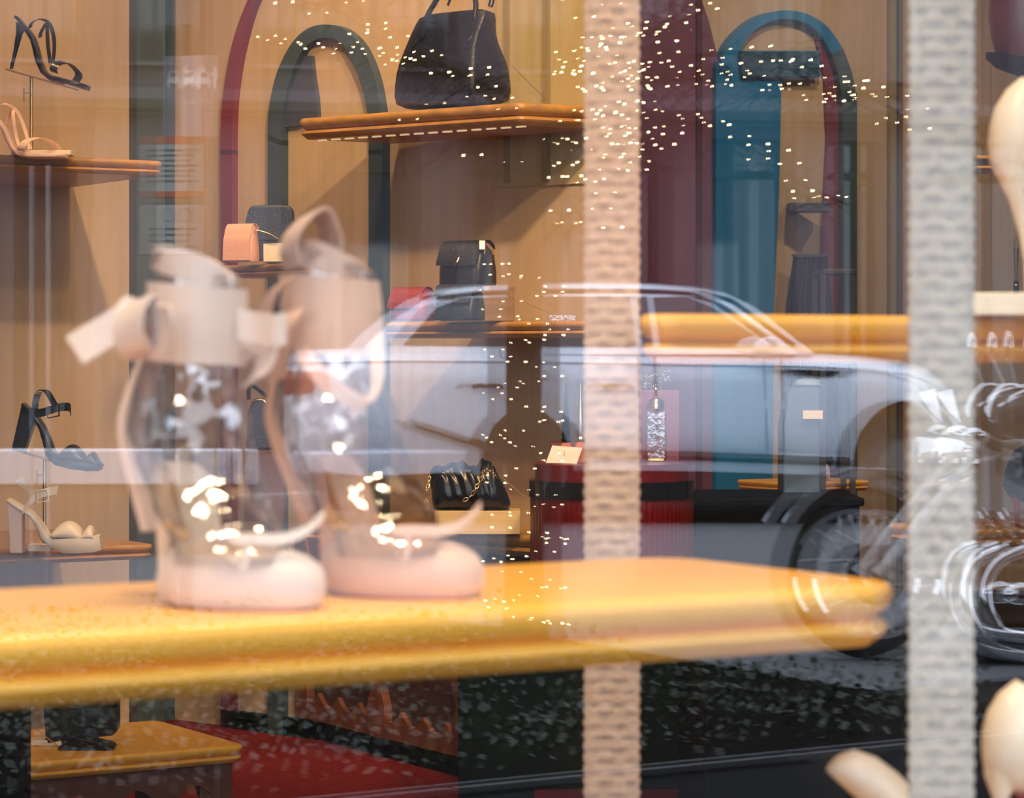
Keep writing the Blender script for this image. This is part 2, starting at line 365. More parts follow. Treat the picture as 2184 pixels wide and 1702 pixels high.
# ------------------------------------------------------------------ shelves
def rounded(poly, r, inset):
    poly = [VW(p) for p in poly]; n = len(poly); out = []; c0 = sum(poly, VW()) / n
    for i in range(n):
        p = poly[i]; a = (poly[i - 1] - p).normalized(); b = (poly[(i + 1) % n] - p).normalized()
        half = math.acos(max(-1, min(1, a.dot(b)))) / 2
        bis = (a + b).normalized(); c = p + bis * (r / math.sin(half))
        n1 = VW((a.y, -a.x, 0)); n1 = n1 if n1.dot(p - c0) > 0 else -n1
        n2 = VW((b.y, -b.x, 0)); n2 = n2 if n2.dot(p - c0) > 0 else -n2
        for k in range(6):
            d = n1.lerp(n2, k / 5).normalized(); out.append(c + d * (r - inset))
    return out
def shelf(name, poly, ztop, th, label, group=None, m=None, r=.025, mcol=None):
    poly = [VW((p.x, p.y, 0)) for p in poly]; c = sum(poly, VW()) / len(poly)
    t = thing(name, label, 'shelf', (c.x, c.y, ztop - th), group)
    k = th / .05
    def rings(prof): return [[q + Z * (ztop - z * k) for q in rounded(poly, r, i * k)] for z, i in prof]
    MB().loft(rings([(0, .012), (.0012, .006), (.004, .002), (.009, 0), (.015, .001), (.021, .005), (.026, .012), (.029, .017)])).build('shelf_board', m or M_WOOD, t)
    MB().loft(rings([(.029, .017), (.030, .009), (.033, .005), (.037, .004), (.041, .007), (.045, .012), (.05, .019)])).build('edge_moulding', mcol or m or M_WOOD, t)
    return t
# the two display shelves in the window, held by the webbing straps
ZS1 = .787
f1 = onz(1962, 1296, ZS1 - .02); f1.z = 0
b1 = onz(1352, 1188, ZS1); b1.z = 0
dep = (b1 - f1).dot(V); b1 = f1 + V * dep
S1 = shelf('display_shelf', [f1, b1, b1 - U * 1.5, f1 - U * 1.5], ZS1, .05, 'thick honey wood shelf with moulded edge under the clear boots', r=.05)
p0 = P(1342, 700, 2.42); p0.z = 0
ZS2 = H + (746 - 668) / F * 2.42
S2 = shelf('display_shelf', [p0, p0 + VW((.055, .3, 0)), p0 + VW((.055, .3, 0)) + U * 1.25, p0 + U * 1.3], ZS2, .045, 'honey wood shelf at eye height running off behind the pale strap')
ZS3 = .53
p3 = P(1700, 1760, 2.0); p3.z = 0
S3 = shelf('display_shelf', [p3, p3 + V * .36, p3 + V * .36 + U * 1.1, p3 + U * 1.1], ZS3, .05, 'low honey wood shelf under the cream pump at the bottom edge')
# wall shelves
def lshelf(px, py, v0, label, L=1.4, dep=.3, th=.036):
    dep = DL - v0 + .02
    e = onpl(px, py, V, v0); return shelf('wall_shelf', [e, e + V * dep, e + V * dep - U * L, e - U * L], e.z, th, label, 'wooden wall shelves', M_WOOD_D), e
SLT, eLT = lshelf(352, 343, 5.96, 'amber wood wall shelf carrying the nude strappy sandal')
SLB, eLB = lshelf(332, 1160, 5.92, 'amber wood wall shelf carrying the cream block heel sandal')
Bp, Ap = P(623, 254, 6.44), P(1110, 217, 6.0)
ST = shelf('wall_shelf', [Bp, Ap, Ap + U * .275, Bp + U * .275], Ap.z, .05, 'high amber wood wall shelf under the big black tote', 'wooden wall shelves', M_WOOD_D)
dM = VW((-.75, .66, 0)).normalized()
def mshelf(pxr, pyr, yr, ln, label, dep=.275, th=.036):
    a = P(pxr, pyr, yr); b = a + dM * ln
    return shelf('wall_shelf', [b, a, a + U * dep, b + U * dep], a.z, th, label, 'wooden wall shelves', M_WOOD_D)
for k in range(15):
    p_ = Ap.lerp(Bp, .04 + .062 * k); q_ = Ap.lerp(Bp, .04 + .062 * k + .034)
    MB().prism([p_ + U * .035 - Z * .053, q_ + U * .035 - Z * .053, q_ + U * .041 - Z * .053, p_ + U * .041 - Z * .053], Z * .003).build('light_strip_segment', M_LED, ST, smooth=False)
SM = mshelf(1246, 684, 5.86, .62, 'amber wood wall shelf under three small flap bags')
SB = mshelf(1140, 1142, 5.98, .75, 'low amber wood shelf under the gathered black pouch bag', th=.05)
a = P(655, 560, 6.42); b = P(470, 560, 6.66)
SS = shelf('wall_shelf', [b, a, a + N2 * .21, b + N2 * .19], a.z, .03, 'short wooden shelf in the arch under the rose flap bag', 'wooden wall shelves', M_WOOD_D, r=.02)
a = P(2066, 1130, 6.3)
SR = shelf('wall_shelf', [a, a + V * .3, a + V * .3 + U * .9, a + U * .9], a.z, .045, 'honey wood shelf under the black stiletto at the right edge', 'wooden wall shelves', M_WOOD, r=.02)
a = P(1676, 1030, 8.0)
SQ = shelf('wall_shelf', [a, a + V * .25, a + V * .25 + U * .32, a + U * .32], a.z, .03, 'small lit shelf inside the blue doorway', 'wooden wall shelves', M_WOOD, r=.015)

# ------------------------------------------------------------------ webbing straps
def strap(px, y, wid, m, label, ph):
    c = P(px, 746, y); d = X.copy(); z0, z1 = 0.0, ZC; nz = 760; nx = 20; pitch = .0112
    t = thing('webbing_strap', label, 'strap', (c.x, c.y, 0), 'woven straps that hold the shelves')
    mb = MB(); fr_, bk = [], []
    for i in range(nz + 1):
        z = lerp(z0, z1, i / nz) + 0
        if not -.1 < z < 2.2 and i % 8 and i != nz: continue
        wob = .0012 * math.sin(2 * math.pi * z / pitch)
        row = []
        for j in range(nx + 1):
            s_ = j / nx * 2 - 1
            h = .0019 * (.5 + .5 * math.sin(2 * math.pi * z / pitch + .5 * math.sin(j / nx * 12.6) + ph)) + .0007 * math.sin(math.pi * z / pitch) * math.sin(j / nx * 12.6)
            row.append(c + X * (s_ * (wid / 2 + wob)) - Y * (.002 + h * (1 - s_ ** 6)) + Z * (z - c.z))
        fr_.append(row + [p + Y * .009 if 0 else VW((p.x, c.y + .004 + (c.y - p.y), p.z)) for p in row[::-1]])
    mb.loft(fr_)
    mb.build('webbing', m, t)
    MB().box(c + Z * (2.93 - c.z), X * (wid / 2 + .004), Y * .008, Z * .02).build('top_clamp', M_BRASS, t, bevel=.002)
    return t
strap(1305, 2.64, .0535, M_STRAP_P, 'warm beige woven webbing strap behind the corner of the boot shelf', 0)
ST2 = strap(2008, 2.09, .0495, M_STRAP_W, 'pale grey woven webbing strap hanging nearest the glass', .6)
# ------------------------------------------------------------------ clear boots with satin ribbons
def pxring(cx, cy, rx, y, ry, tilt=0, n=20, rot=0):
    """level-ish elliptical ring: centre pixel, half width in px, depth radius in m; tilt lowers the right end in px"""
    c = P(cx, cy, y); k = y / F; pts = []
    for q in range(n):
        a = 2 * math.pi * q / n; ex, ey = math.cos(a), math.sin(a)
        pts.append(c + VW((ex * rx * k, ey * ry + ex * rot, -ex * tilt * k)))
    return pts
FOLDS = bpy.data.textures.new('folds', 'CLOUDS'); FOLDS.noise_scale = .032; FOLDS.noise_depth = 1
def boot(dx, dy, y0, label, satin, leather, lean, loop_up=False):
    """all coordinates are those of the front boot, shifted"""
    def dxl(py): return dx + lean * max(0, min(1.05, (1200 - py) / 550))
    base = P(480 + dx, 1290 + dy, y0); base.z = ZS1
    t = thing('ankle_boot', label, 'boot', base, 'clear boots on the big shelf')
    def q(px, py, d=0.0): return P(px + dxl(py), py + dy, y0 + d)
    def ring(cx, cy, rx, d, ry, tilt=0, rot=0, n=20): return pxring(cx + dxl(cy), cy + dy, rx, y0 + d, ry, tilt, n, rot)
    # clear shaft: from the ankle down into the toe box
    MB().loft([ring(418, 560, 92, .085, .034, 34), ring(420, 640, 93, .085, .034, 10), ring(410, 760, 94, .08, .038), ring(400, 830, 110, .075, .042),
               ring(405, 920, 133, .065, .048), ring(428, 1010, 132, .05, .052, 8), ring(458, 1090, 126, .03, .056, 10), ring(490, 1160, 122, .01, .055, 6), ring(500, 1200, 118, .0, .05)], caps=False).build('clear_shaft', M_PVC, t, sharp=80, sub=2)
    sh = t.children[0]; dm = sh.modifiers.new('folds', 'DISPLACE'); dm.texture = FOLDS; dm.strength = .013; dm.mid_level = .5; dm.texture_coords = 'LOCAL'
    # covered heel counter and stiletto
    back = [(322, 770, .10), (297, 830, .10), (279, 900, .10), (284, 960, .10), (300, 1020, .10), (316, 1080, .10), (330, 1130, .10)]
    MB().ribbon(smooth_path([q(*p) for p in back], 4), VW((.006, .012, 0)), .003).build('back_strip', satin, t)
    hb = q(352, 1262, .11); hb.z = ZS1
    MB().loft([pxring(368 + dx, 1010 + dy, 40, y0 + .09, .012, 20, 14), pxring(356 + dx, 1090 + dy, 26, y0 + .10, .011, 8, 14), pxring(350 + dx, 1170 + dy, 15, y0 + .108, .008, 0, 14),
               [hb + VW((.0045 * math.cos(a * 2 * math.pi / 14), .0045 * math.sin(a * 2 * math.pi / 14), .0)) for a in range(14)]]).build('heel', leather, t)
    # footbed rising to the heel
    fb = [(372, 985, .085), (400, 1005, .075), (420, 1060, .06), (432, 1120, .045), (450, 1180, .03), (490, 1215, .0)]
    MB().ribbon(smooth_path([q(*p) for p in fb], 5), VW((.013, -.010, 0)), .003).build('footbed', leather, t)
    # platform toe box: rounded block of satin
    z0 = ZS1; rings = []
    for zz, e in ((.0015, .86), (.004, .95), (.012, 1.0), (.020, 1.01), (.028, .99), (.035, .93), (.041, .80), (.0455, .60), (.048, .3)):
        r_ = []
        for k in range(28):
            a = 2 * math.pi * k / 28; ca, sa = math.cos(a), math.sin(a)
            ax_ = .062 * (1.0 if ca > 0 else .98); sx = math.copysign(abs(ca) ** .75, ca) * ax_ * e
            sy = math.copysign(abs(sa) ** .8, sa) * .045 * e
            lift = zz * (1 - .12 * max(0, ca)) + (.004 if zz > .03 and ca < -.2 else 0) * (zz - .03) / .03
            r_.append(VW((base.x + .0095 + sx, base.y + .012 + sy - .018 * ca, z0 + lift)))
        rings.append(r_)
    MB().loft(rings).build('toe_box', satin, t, sharp=60)
    MB().loft([[VW((p.x, p.y, z0 + .0002)) for p in rings[0]], [VW((p.x, p.y, z0 + .003)) for p in rings[0]]]).build('sole', M_REDSOLE, t)
    # ribbon wound round the ankle: three laps
    for i, (ya, yb) in enumerate(((610, 690), (660, 745), (705, 775))):
        r1 = ring(421 - i * 2, ya, 107 + i, .085, .044 + .001 * i, 8 - 8 * i, n=28); r2 = ring(421 - i * 3, yb, 107 + i, .085, .044 + .001 * i, -6 + 6 * i, n=28)
        r1.append(r1[0]); r2.append(r2[0])
        c = (r1[0] + r1[14]) / 2
        mb = MB(); mb.loft([[a, b, b + (VW((c.x, c.y, b.z)) - b) * .03, a + (VW((c.x, c.y, a.z)) - a) * .03] for a, b in zip(r1, r2)], caps=False); mb.build('ankle_ribbon', satin, t, sharp=80)
    # cuff of the shaft
    def arc_ring(c0, c1, bulge):
        r_ = []
        for k in range(28):
            ex, ey = math.cos(2 * math.pi * k / 28), math.sin(2 * math.pi * k / 28); py = c0 + c1 * ex + bulge * (1 - ex * ex)
            p = q(418 + 93 * ex, py, .085); r_.append(p + Y * (.034 * ey))
        return r_
    r1 = arc_ring(562, 34, -22); r2 = arc_ring(590, 18, 14); r1.append(r1[0]); r2.append(r2[0])
    MB().loft([[a, b, b + VW((0, 0, .0006)) + (r1[14] - r1[0]) * .004, a + (r1[14] - r1[0]) * .004] for a, b in zip(r1, r2)], caps=False).build('cuff', satin, t, sharp=80)
    hw = lambda px_: px_ * y0 / F
    if not loop_up:
        bow = t
        MB().ribbon(smooth_path([q(318, 670, .02), q(285, 660, .02), q(262, 685, .015), q(210, 716, .01), q(158, 748, .0)], 5), VW((hw(19), 0, -hw(29))), .0012).build('bow_tail', satin, bow)
        MB().ribbon(smooth_path([q(322, 690, .03), q(300, 640, .01), q(274, 690, .0), q(285, 745, .005), q(318, 755, .03)], 5), VW((.011, -.010, .004)), .0012).build('bow_loop', satin, bow)
        MB().ribbon(smooth_path([q(325, 720, .03), q(338, 650, .0), q(350, 700, -.004), q(330, 765, .01)], 5), VW((.008, -.012, .0)), .0012).build('bow_loop', satin, bow)
        MB().ribbon(smooth_path([q(505, 690, .06), q(545, 700, .06), q(585, 705, .05), q(612, 700, .05)], 4), VW((.0, 0, hw(36))), .0012).build('bow_tail', satin, bow)
        MB().ribbon(smooth_path([q(505, 745, .07), q(540, 760, .07), q(570, 740, .06), q(560, 790, .06), q(535, 815, .06)], 4), VW((.008, -.01, .004)), .0012).build('bow_loop', satin, bow)
    else:
        MB().ribbon(smooth_path([q(345, 590, .06), q(335, 545, .05), q(350, 505, .05), q(395, 470, .06), q(422, 510, .07), q(425, 580, .08)], 6), [VW((.008, -.022, .002))] * 25 + [VW((.010, -.018, 0))] * 6, .0012).build('bow_loop', satin, t)
        MB().ribbon(smooth_path([q(340, 610, .05), q(300, 640, .06), q(275, 690, .07), q(255, 760, .08)], 5), VW((.006, -.003, .003)), .0012).build('bow_tail', satin, t)
        MB().ribbon(smooth_path([q(345, 680, .03), q(318, 715, .03), q(300, 760, .04), q(285, 830, .05)], 5), VW((.008, -.004, .003)), .0012).build('bow_tail', satin, t)
        MB().ribbon(smooth_path([q(345, 770, .0), q(380, 820, -.02), q(425, 860, -.03), q(470, 880, -.03), q(500, 830, -.01), q(505, 740, .02)], 5), VW((.004, -.002, hw(12))), .0012).build('trailing_ribbon', satin, t)
    # small bow on the toe
    MB().ribbon(smooth_path([q(448, 1165, -.03), q(520, 1150, -.035), q(600, 1150, -.03), q(655, 1130, -.02), q(690, 1098, -.01)], 4), VW((0, .0015, hw(11))), .001).build('toe_ribbon', satin, t)
    MB().ribbon(smooth_path([q(530, 1150, -.05), q(525, 1185, -.052), q(518, 1215, -.055)], 4), VW((hw(5), 0, 0)), .001).build('toe_ribbon', satin, t)
    return t
boot(0, 0, 1.93, 'clear vinyl ankle boot with powder ribbon bow sticking out sideways', M_POWDER, M_CREAML, 0.0)
boot(346, -18, 2.02, 'clear vinyl ankle boot with rose ribbon looped up above its cuff', M_NUDE_S, M_NUDE, -62.0, loop_up=True)

# ------------------------------------------------------------------ sandals on the left wall shelves
def sole_loft(path, y, name, m, t, down=0.0, ws=1.0):
    """path: (px, py, half width m, thickness px) from heel to toe"""
    rings = []
    for i, (px, py, hw, th) in enumerate(path):
        a = path[max(i - 1, 0)]; b = path[min(i + 1, len(path) - 1)]
        tx, tz = b[0] - a[0], b[1] - a[1]; L = math.hypot(tx, tz) or 1; nx, nz = -tz / L, tx / L
        if nz < 0: nx, nz = -nx, -nz
        r = []
        for wv, d in ((-.96, 0), (-.5, -.06), (.5, -.06), (.96, 0), (1, .3), (1, .8), (.9, 1), (-.9, 1), (-1, .8), (-1, .3)):
            dd = down + d * th; p = P(px + nx * dd, py + nz * dd, y); r.append(p + Y * (wv * hw * ws))
        rings.append(r)
    return MB().loft(rings).build(name, m, t, sharp=50)
def strap3(t, y, pts, wid, m, name='strap', th=.0009, n=5):
    return MB().ribbon(smooth_path([P(px, py, y) + Y * d for px, py, d in pts], n), wid, th).build(name, m, t, sharp=60)
def stand(name, label, plate, stem, y, z0, base=None, knob=None):
    b = P(stem[0], stem[2], y); t = thing(name, label, 'display stand', (b.x, b.y, z0))
    if plate: MB().prism([P(plate[0], plate[1], y) + Y * -.018, P(plate[2], plate[3], y) - Y * .018, P(plate[2], plate[3], y) + Y * .018, P(plate[0], plate[1], y) + Y * .018], Z * -.003).build('plate', M_BRASS, t)
    MB().tube([P(stem[0], stem[1], y), VW((b.x, b.y, z0))], .0042, 10).build('stem', M_BRASS, t)
    if knob:
        MB().tube([P(knob[0], knob[1], y), P(knob[0] - 10, knob[1], y)], .002, 6).build('thumb_screw', M_BRASS, t)
        MB().box(P(knob[0] - 11, knob[1] + 4, y), X * .001, Y * .003, Z * .016).build('thumb_screw', M_BRASS, t)
    if base:
        x0, x1, zt = base; a, c = P(x0, 700, y), P(x1, 700, y)
        MB().bx(a.x, c.x, y - .03, y + .03, z0, z0 + zt).build('foot', M_CREAM, t, bevel=.001)
    return t
# black stiletto sandal on its stand
YA = 6.32
stand('shoe_stand', 'brass shoe stand holding up the black strappy stiletto', (14, 147, 165, 190), (67, 165, 345), YA, eLT.z, (28, 155, .011), (62, 198))
t = thing('stiletto_sandal', 'black strappy stiletto sandal tilted on a brass stand', 'sandal', P(100, 180, YA))
pa = [(35, 34, .016, 6), (42, 38, .022, 7), (54, 52, .024, 8), (66, 66, .024, 9), (76, 82, .022, 10), (83, 104, .021, 11), (89, 130, .023, 11), (98, 151, .028, 9), (112, 163, .034, 8), (135, 168, .038, 8), (160, 175, .038, 9), (182, 181, .033, 10), (191, 184, .022, 9)]
sole_loft(pa, YA, 'footbed', M_LEATHER_S, t); sole_loft([(p[0], p[1], p[2], 2) for p in pa[2:10]], YA, 'red_sole', M_REDSOLE, t, 8.5, .9)
MB().loft([pxring(45, 52, 11, YA, .011, 6, 12), pxring(41, 72, 7, YA, .008, 2, 12), pxring(34, 105, 5, YA, .006, 0, 12), pxring(27, 134, 4, YA, .0045, 0, 12), pxring(24, 147, 4, YA, .0045, 0, 12)]).build('heel', M_LEATHER_S, t)
strap3(t, YA, [(122, 158, -.036), (120, 150, -.040), (128, 138, -.030), (142, 134, -.005), (154, 142, .020), (163, 156, .036), (156, 170, .038)], VW((.0085, 0, -.003)), M_LEATHER_S, 'toe_strap')
strap3(t, YA, [(68, 62, -.024), (72, 52, -.026), (84, 44, -.02), (97, 44, -.005), (106, 54, .012), (112, 80, .02), (113, 110, .016), (112, 138, .0)], VW((.003, .004, .002)), M_LEATHER_S, 'ankle_strap')
strap3(t, YA, [(82, 78, .020), (84, 66, .024), (92, 52, .022), (99, 48, .012), (102, 60, -.008), (104, 95, -.012), (108, 135, -.004)], VW((.003, .004, .001)), M_LEATHER_S, 'ankle_strap')
# nude strappy sandal
YB = 6.26
t = thing('stiletto_sandal', 'nude strappy sandal at the left edge on the upper shelf', 'sandal', (P(60, 340, YB).x, YB, eLT.z + .001))
pb_ = [(-46, 222, .022, 6), (-25, 236, .024, 7), (-2, 254, .024, 8), (14, 274, .022, 9), (24, 296, .021, 10), (33, 314, .026, 10), (46, 326, .032, 9), (70, 329, .038, 9), (100, 329, .038, 9), (130, 329, .034, 9), (143, 329, .022, 9)]
sole_loft(pb_, YB, 'footbed', M_NUDE, t)
zt = eLT.z + .0005
hp = P(-40, 250, YB)
MB().loft([[hp + VW((.012 * math.cos(a * .5236), .011 * math.sin(a * .5236), 0)) for a in range(12)], [VW((hp.x - .012 + .005 * math.cos(a * .5236), YB + .005 * math.sin(a * .5236), zt)) for a in range(12)]]).build('heel', M_NUDE, t)
strap3(t, YB, [(52, 325, -.036), (52, 316, -.040), (66, 301, -.03), (88, 295, -.005), (106, 302, .022), (117, 315, .038), (112, 326, .04)], VW((.0088, 0, -.001)), M_NUDE, 'toe_strap')
strap3(t, YB, [(-6, 250, -.024), (0, 230, -.024), (14, 223, -.012), (30, 232, .01), (42, 255, .02), (54, 290, .018), (62, 318, .006)], VW((.003, .004, .002)), M_NUDE, 'ankle_strap')
strap3(t, YB, [(12, 262, .022), (18, 240, .024), (26, 232, .012), (30, 250, -.012), (36, 290, -.012), (44, 314, -.02)], VW((.003, .004, .001)), M_NUDE, 'ankle_strap')
# black block heel sandal on its stand
YC = 6.22
stand('shoe_stand', 'brass shoe stand holding up the black block heel sandal', (28, 957, 190, 1004), (95, 980, 1150), YC, eLB.z, (64, 112, .016), (90, 1014))
t = thing('block_heel_sandal', 'black platform sandal with block heel tilted on a stand', 'sandal', P(120, 990, YC))
pc = [(52, 859, .022, 6), (68, 874, .026, 7), (82, 890, .026, 9), (96, 910, .024, 11), (107, 936, .024, 14), (116, 962, .028, 18), (130, 974, .034, 19), (160, 982, .038, 18), (190, 986, .038, 17), (214, 988, .028, 16), (220, 990, .02, 12)]
sole_loft(pc, YC, 'footbed', M_LEATHER_S, t)
MB().prism([P(*p, YC) - Y * .021 for p in ((50, 860), (82, 893), (76, 900), (53, 965), (28, 957))], Y * .042).build('heel', M_LEATHER_S, t, bevel=.002)
MB().prism([P(*p, YC) - Y * .018 for p in ((76, 894), (69, 895), (51, 956), (54, 962))], Y * .036).build('heel_breast', mat('oxblood_lacquer', (.16, .03, .03), .35), t)
def vamp(t, y, base0, base1, h, m, name, hw=.036, skew=0.0, gap=None, n=9):
    (x0, y0), (x1, y1) = base0, base1; rings = []
    for i in range(n):
        f = i / (n - 1); px = lerp(x0, x1, f); py = lerp(y0, y1, f); hh = h * (math.sin(math.pi * (f * .8 + .2 * f * f + .0)) ** .55 if 0 < f < 1 else .25)
        rings.append([P(px, py, y) + Y * (-hw * math.cos(math.pi * k / 10)) + Z * (hh * y / F * math.sin(math.pi * k / 10)) for k in range(11)])
    o = MB().loft(rings, closed=False, caps=False).build(name, m, t, sharp=70)
    s_ = o.modifiers.new('thick', 'SOLIDIFY'); s_.thickness = .002; return o
vamp(t, YC, (126, 978), (184, 984), 34, M_LEATHER_S, 'vamp'); vamp(t, YC, (184, 984), (212, 990), 24, M_LEATHER_S, 'toe_strap', .037)
strap3(t, YC, [(78, 888, -.024), (80, 855, -.024), (88, 834, -.016), (98, 834, .004), (108, 852, .016), (118, 872, .02)], VW((.0075, .002, 0)), M_LEATHER_S, 'ankle_strap')
strap3(t, YC, [(66, 878, -.026), (90, 880, -.028), (112, 874, -.028), (132, 868, -.026), (150, 868, -.018), (152, 878, -.008)], VW((0, 0, .0095)), M_LEATHER_S, 'ankle_strap')
MB().tube([P(106, 868, YC) - Y * .031, P(130, 862, YC) - Y * .031, P(131, 886, YC) - Y * .031, P(107, 891, YC) - Y * .031], .0022, 6, True).build('buckle', M_LEATHER_S, t)
# cream block heel sandal
YD = 6.14
t = thing('block_heel_sandal', 'cream block heel sandal with square buckle on the lower left shelf', 'sandal', (P(120, 1165, YD).x, YD, eLB.z + .001))
zb = HY - (eLB.z + .0008 - H) / YD * F
pd = [(20, 1063, .022, 6), (34, 1071, .026, 7), (52, 1082, .026, 8), (72, 1094, .026, 9), (90, 1116, .024, 12), (104, 1138, .026, 18), (118, 1148, .034, 18), (140, 1147, .038, zb - 1148), (170, 1146, .039, zb - 1147), (200, 1143, .036, zb - 1146), (215, 1141, .025, zb - 1148)]
sole_loft(pd, YD, 'footbed', M_CREAML, t)
MB().prism([P(*p, YD) - Y * .021 for p in ((18, 1064), (54, 1083), (50, 1100), (51, zb), (24, zb))], Y * .042).build('heel', M_NUDE2, t, bevel=.002)
vamp(t, YD, (112, 1143), (180, 1146), 34, M_CREAML, 'vamp'); vamp(t, YD, (178, 1146), (204, 1145), 26, M_CREAML, 'toe_strap', .037)
strap3(t, YD, [(54, 1088, -.026), (66, 1072, -.028), (80, 1058, -.028), (104, 1048, -.027), (126, 1044, -.02)], VW((.002, 0, .0098)), M_CREAML, 'ankle_strap')
strap3(t, YD, [(60, 1078, .026), (64, 1058, .022), (58, 1040, .0), (48, 1030, -.014), (46, 1022, -.02)], VW((.006, .004, .004)), M_CREAML, 'ankle_strap')
MB().tube([P(82, 1046, YD) - Y * .031, P(105, 1042, YD) - Y * .031, P(109, 1066, YD) - Y * .031, P(86, 1071, YD) - Y * .031], .002, 6, True).build('buckle', M_CREAM, t)

# ------------------------------------------------------------------ pumps in the window display (cream, by the glass)
def pump(label, y, bx, by, z0, heel, m=M_CREAML):
    """court shoe in profile, heel at the left; (bx, by) is the pixel of the heel bulge at depth y"""
    o = P(bx, by, y); t = thing('court_shoe', label, 'shoe', (o.x + .05, y, z0), 'cream court shoes in the window')
    q = lambda dx, dy, d=0: P(bx + dx, by + dy, y) + Y * d
    rings = []
    for x_, tp_, bt, hw in ((0, -8, 8, .004), (4, -45, 40, .011), (14, -80, 62, .018), (38, -118, 84, .025), (72, -145, 96, .029), (120, -122, 118, .030), (200, -40, 185, .028), (280, 60, 262, .031), (360, 150, 318, .037), (450, 225, 332, .036), (540, 285, 334, .026), (600, 320, 334, .006)):
        c, h = (tp_ + bt) / 2, (bt - tp_) / 2
        rings.append([q(x_, c - h * math.cos(2 * math.pi * k / 20), hw * math.sin(2 * math.pi * k / 20)) for k in range(20)])
    MB().loft(rings).build('upper', m, t, sharp=70)
    zend = HY - (z0 + .0008 - H) / y * F - by
    hr = heel + [(zend, heel[-1][1] + 2, heel[-1][2] - 1)]
    MB().loft([[q(c + w_ * math.cos(2 * math.pi * k / 16), dy, max(.005, w_ * .00042) * math.sin(2 * math.pi * k / 16)) for k in range(16)] for dy, c, w_ in hr]).build('heel', m, t)
    MB().loft([[q(x_, d, -w_), q(x_, d, w_), q(x_, d + 7, w_), q(x_, d + 7, -w_)] for x_, d, w_ in ((70, 96, .016), (100, 108, .02), (160, 150, .020), (240, 222, .022), (330, 300, .028), (420, 330, .03), (520, 334, .02))]).build('red_sole', M_REDSOLE, t)
    return t
YP = 2.25
zb_ = P(0, 622, 2.5).z
a = P(2072, 680, 2.53); b = P(2072, 622, 2.53)
tb = MB().box(VW((a.x + .14, 2.62, (ZS2 + b.z) / 2)), X * .14, Y * .05, Z * ((b.z - ZS2) / 2)).build('display_block', M_CREAM, bevel=.002)
tag(tb, 'cream display block on the eye height shelf beside the pale strap', 'block')

pump('cream pump on the pale block at the top right edge', 2.6, 2108, 308, b.z, [(20, 58, 56), (62, 62, 49), (120, 75, 32), (190, 84, 20), (250, 90, 15)])
pump('cream pump at the bottom right corner beside the pale strap', 2.2, 2094, 1594, ZS3, [(20, 52, 50), (60, 46, 41), (108, 40, 17), (200, 42, 13), (260, 44, 12)])
t = thing('heeled_mule', 'cream mule with rounded heel seat rising behind the pale strap', 'shoe', (P(1850, 1702, 2.25).x, 2.25, ZS3))
rings = []
for px, py, hw, th in ((1772, 1632, .004, 6), (1780, 1626, .016, 22), (1800, 1628, .026, 34), (1835, 1648, .031, 42), (1880, 1684, .031, 44), (1930, 1728, .029, 40), (1990, 1790, .03, 34), (2050, 1850, .034, 26), (2120, 1872, .034, 22), (2180, 1874, .02, 16)):
    th *= 1.3
    rings.append([P(px + .6 * th * math.cos(2 * math.pi * k / 18), py - .62 * th * math.cos(2 * math.pi * k / 18), 2.25) + Y * (hw * math.sin(2 * math.pi * k / 18)) for k in range(18)])
MB().loft(rings).build('footbed', M_CREAML, t, sharp=70)
MB().loft([[P(cx_ + w_ * math.cos(a * .5236), py, 2.25) + Y * (w_ * .0004 * math.sin(a * .5236)) for a in range(12)] for py, cx_, w_ in ((1712, 1868, 34), (1760, 1862, 22), (1820, 1858, 13), (HY - (ZS3 + .001 - H) / 2.25 * F, 1856, 11))]).build('heel', M_CREAML, t)
# ------------------------------------------------------------------ bags and small goods inside the shop
def quadring(pts, k=.16):
    """four plan corners -> ring with doubled corners for a soft box"""
    out = []
    for i in range(4):
        a, b = pts[i], pts[(i + 1) % 4]
        out += [a.lerp(b, k), a.lerp(b, .5), a.lerp(b, 1 - k)]
    return out
# big black tote
t = thing('tote_bag', 'big black leather tote standing on the high wall shelf', 'handbag', P(960, 228, 6.2))
zT = Ap.z + .0015
def zof(py, y): return H + (HY - py) / F * y
lev = [(zT, 836, 1004, 1096, 1000), (zT + .03, 834, 1005, 1097, 1000), (zT + .09, 838, 1006, 1093, 1000), (zT + .125, 852, 1008, 1076, 1000), (zT + .16, 866, 1018, 1062, 1000), (zT + .20, 884, 1031, 1061, 1000), (zT + .222, 896, 1040, 1061, 1000)]
rings = []
for z_, xl, xm, xr, _ in lev:
    f = (z_ - zT) / .222
    fl = P(xl, 0, lerp(6.28, 6.22, f)); fm = P(xm, 0, lerp(6.07, 6.09, f)); fr2 = P(xr, 0, lerp(6.17, 6.14, f)); bl = fl + (fr2 - fm) * 1.0
    q4 = [VW((p.x, p.y, z_)) for p in (fl, fm, fr2, bl)]
    rings.append(quadring(q4, .03))
MB().loft(rings).build('body', M_LEATHER, t, sharp=80, sub=1)
def tote_handle(pts, d, name='handle'):
    MB().tube(smooth_path([P(px, py, 6.13 + dd + d) for px, py, dd in pts], 5), [.003] * 4 + [.0062] * 100, 8).build(name, M_LEATHER_S, t, sharp=80)
tote_handle([(879, 102, .075), (900, 80, .068), (911, 50, .063), (909, 40, .06), (925, 10, .055), (950, -25, .04), (985, -38, .02), (1008, -20, .005), (1015, 10, -.01), (1012, 40, -.02), (1018, 45, -.025), (1012, 70, -.028), (998, 89, -.03)], .0)
tote_handle([(955, 12, .08), (968, -15, .08), (1000, -40, .06), (1040, -35, .05), (1050, -10, .04), (1046, 14, .035)], .03)
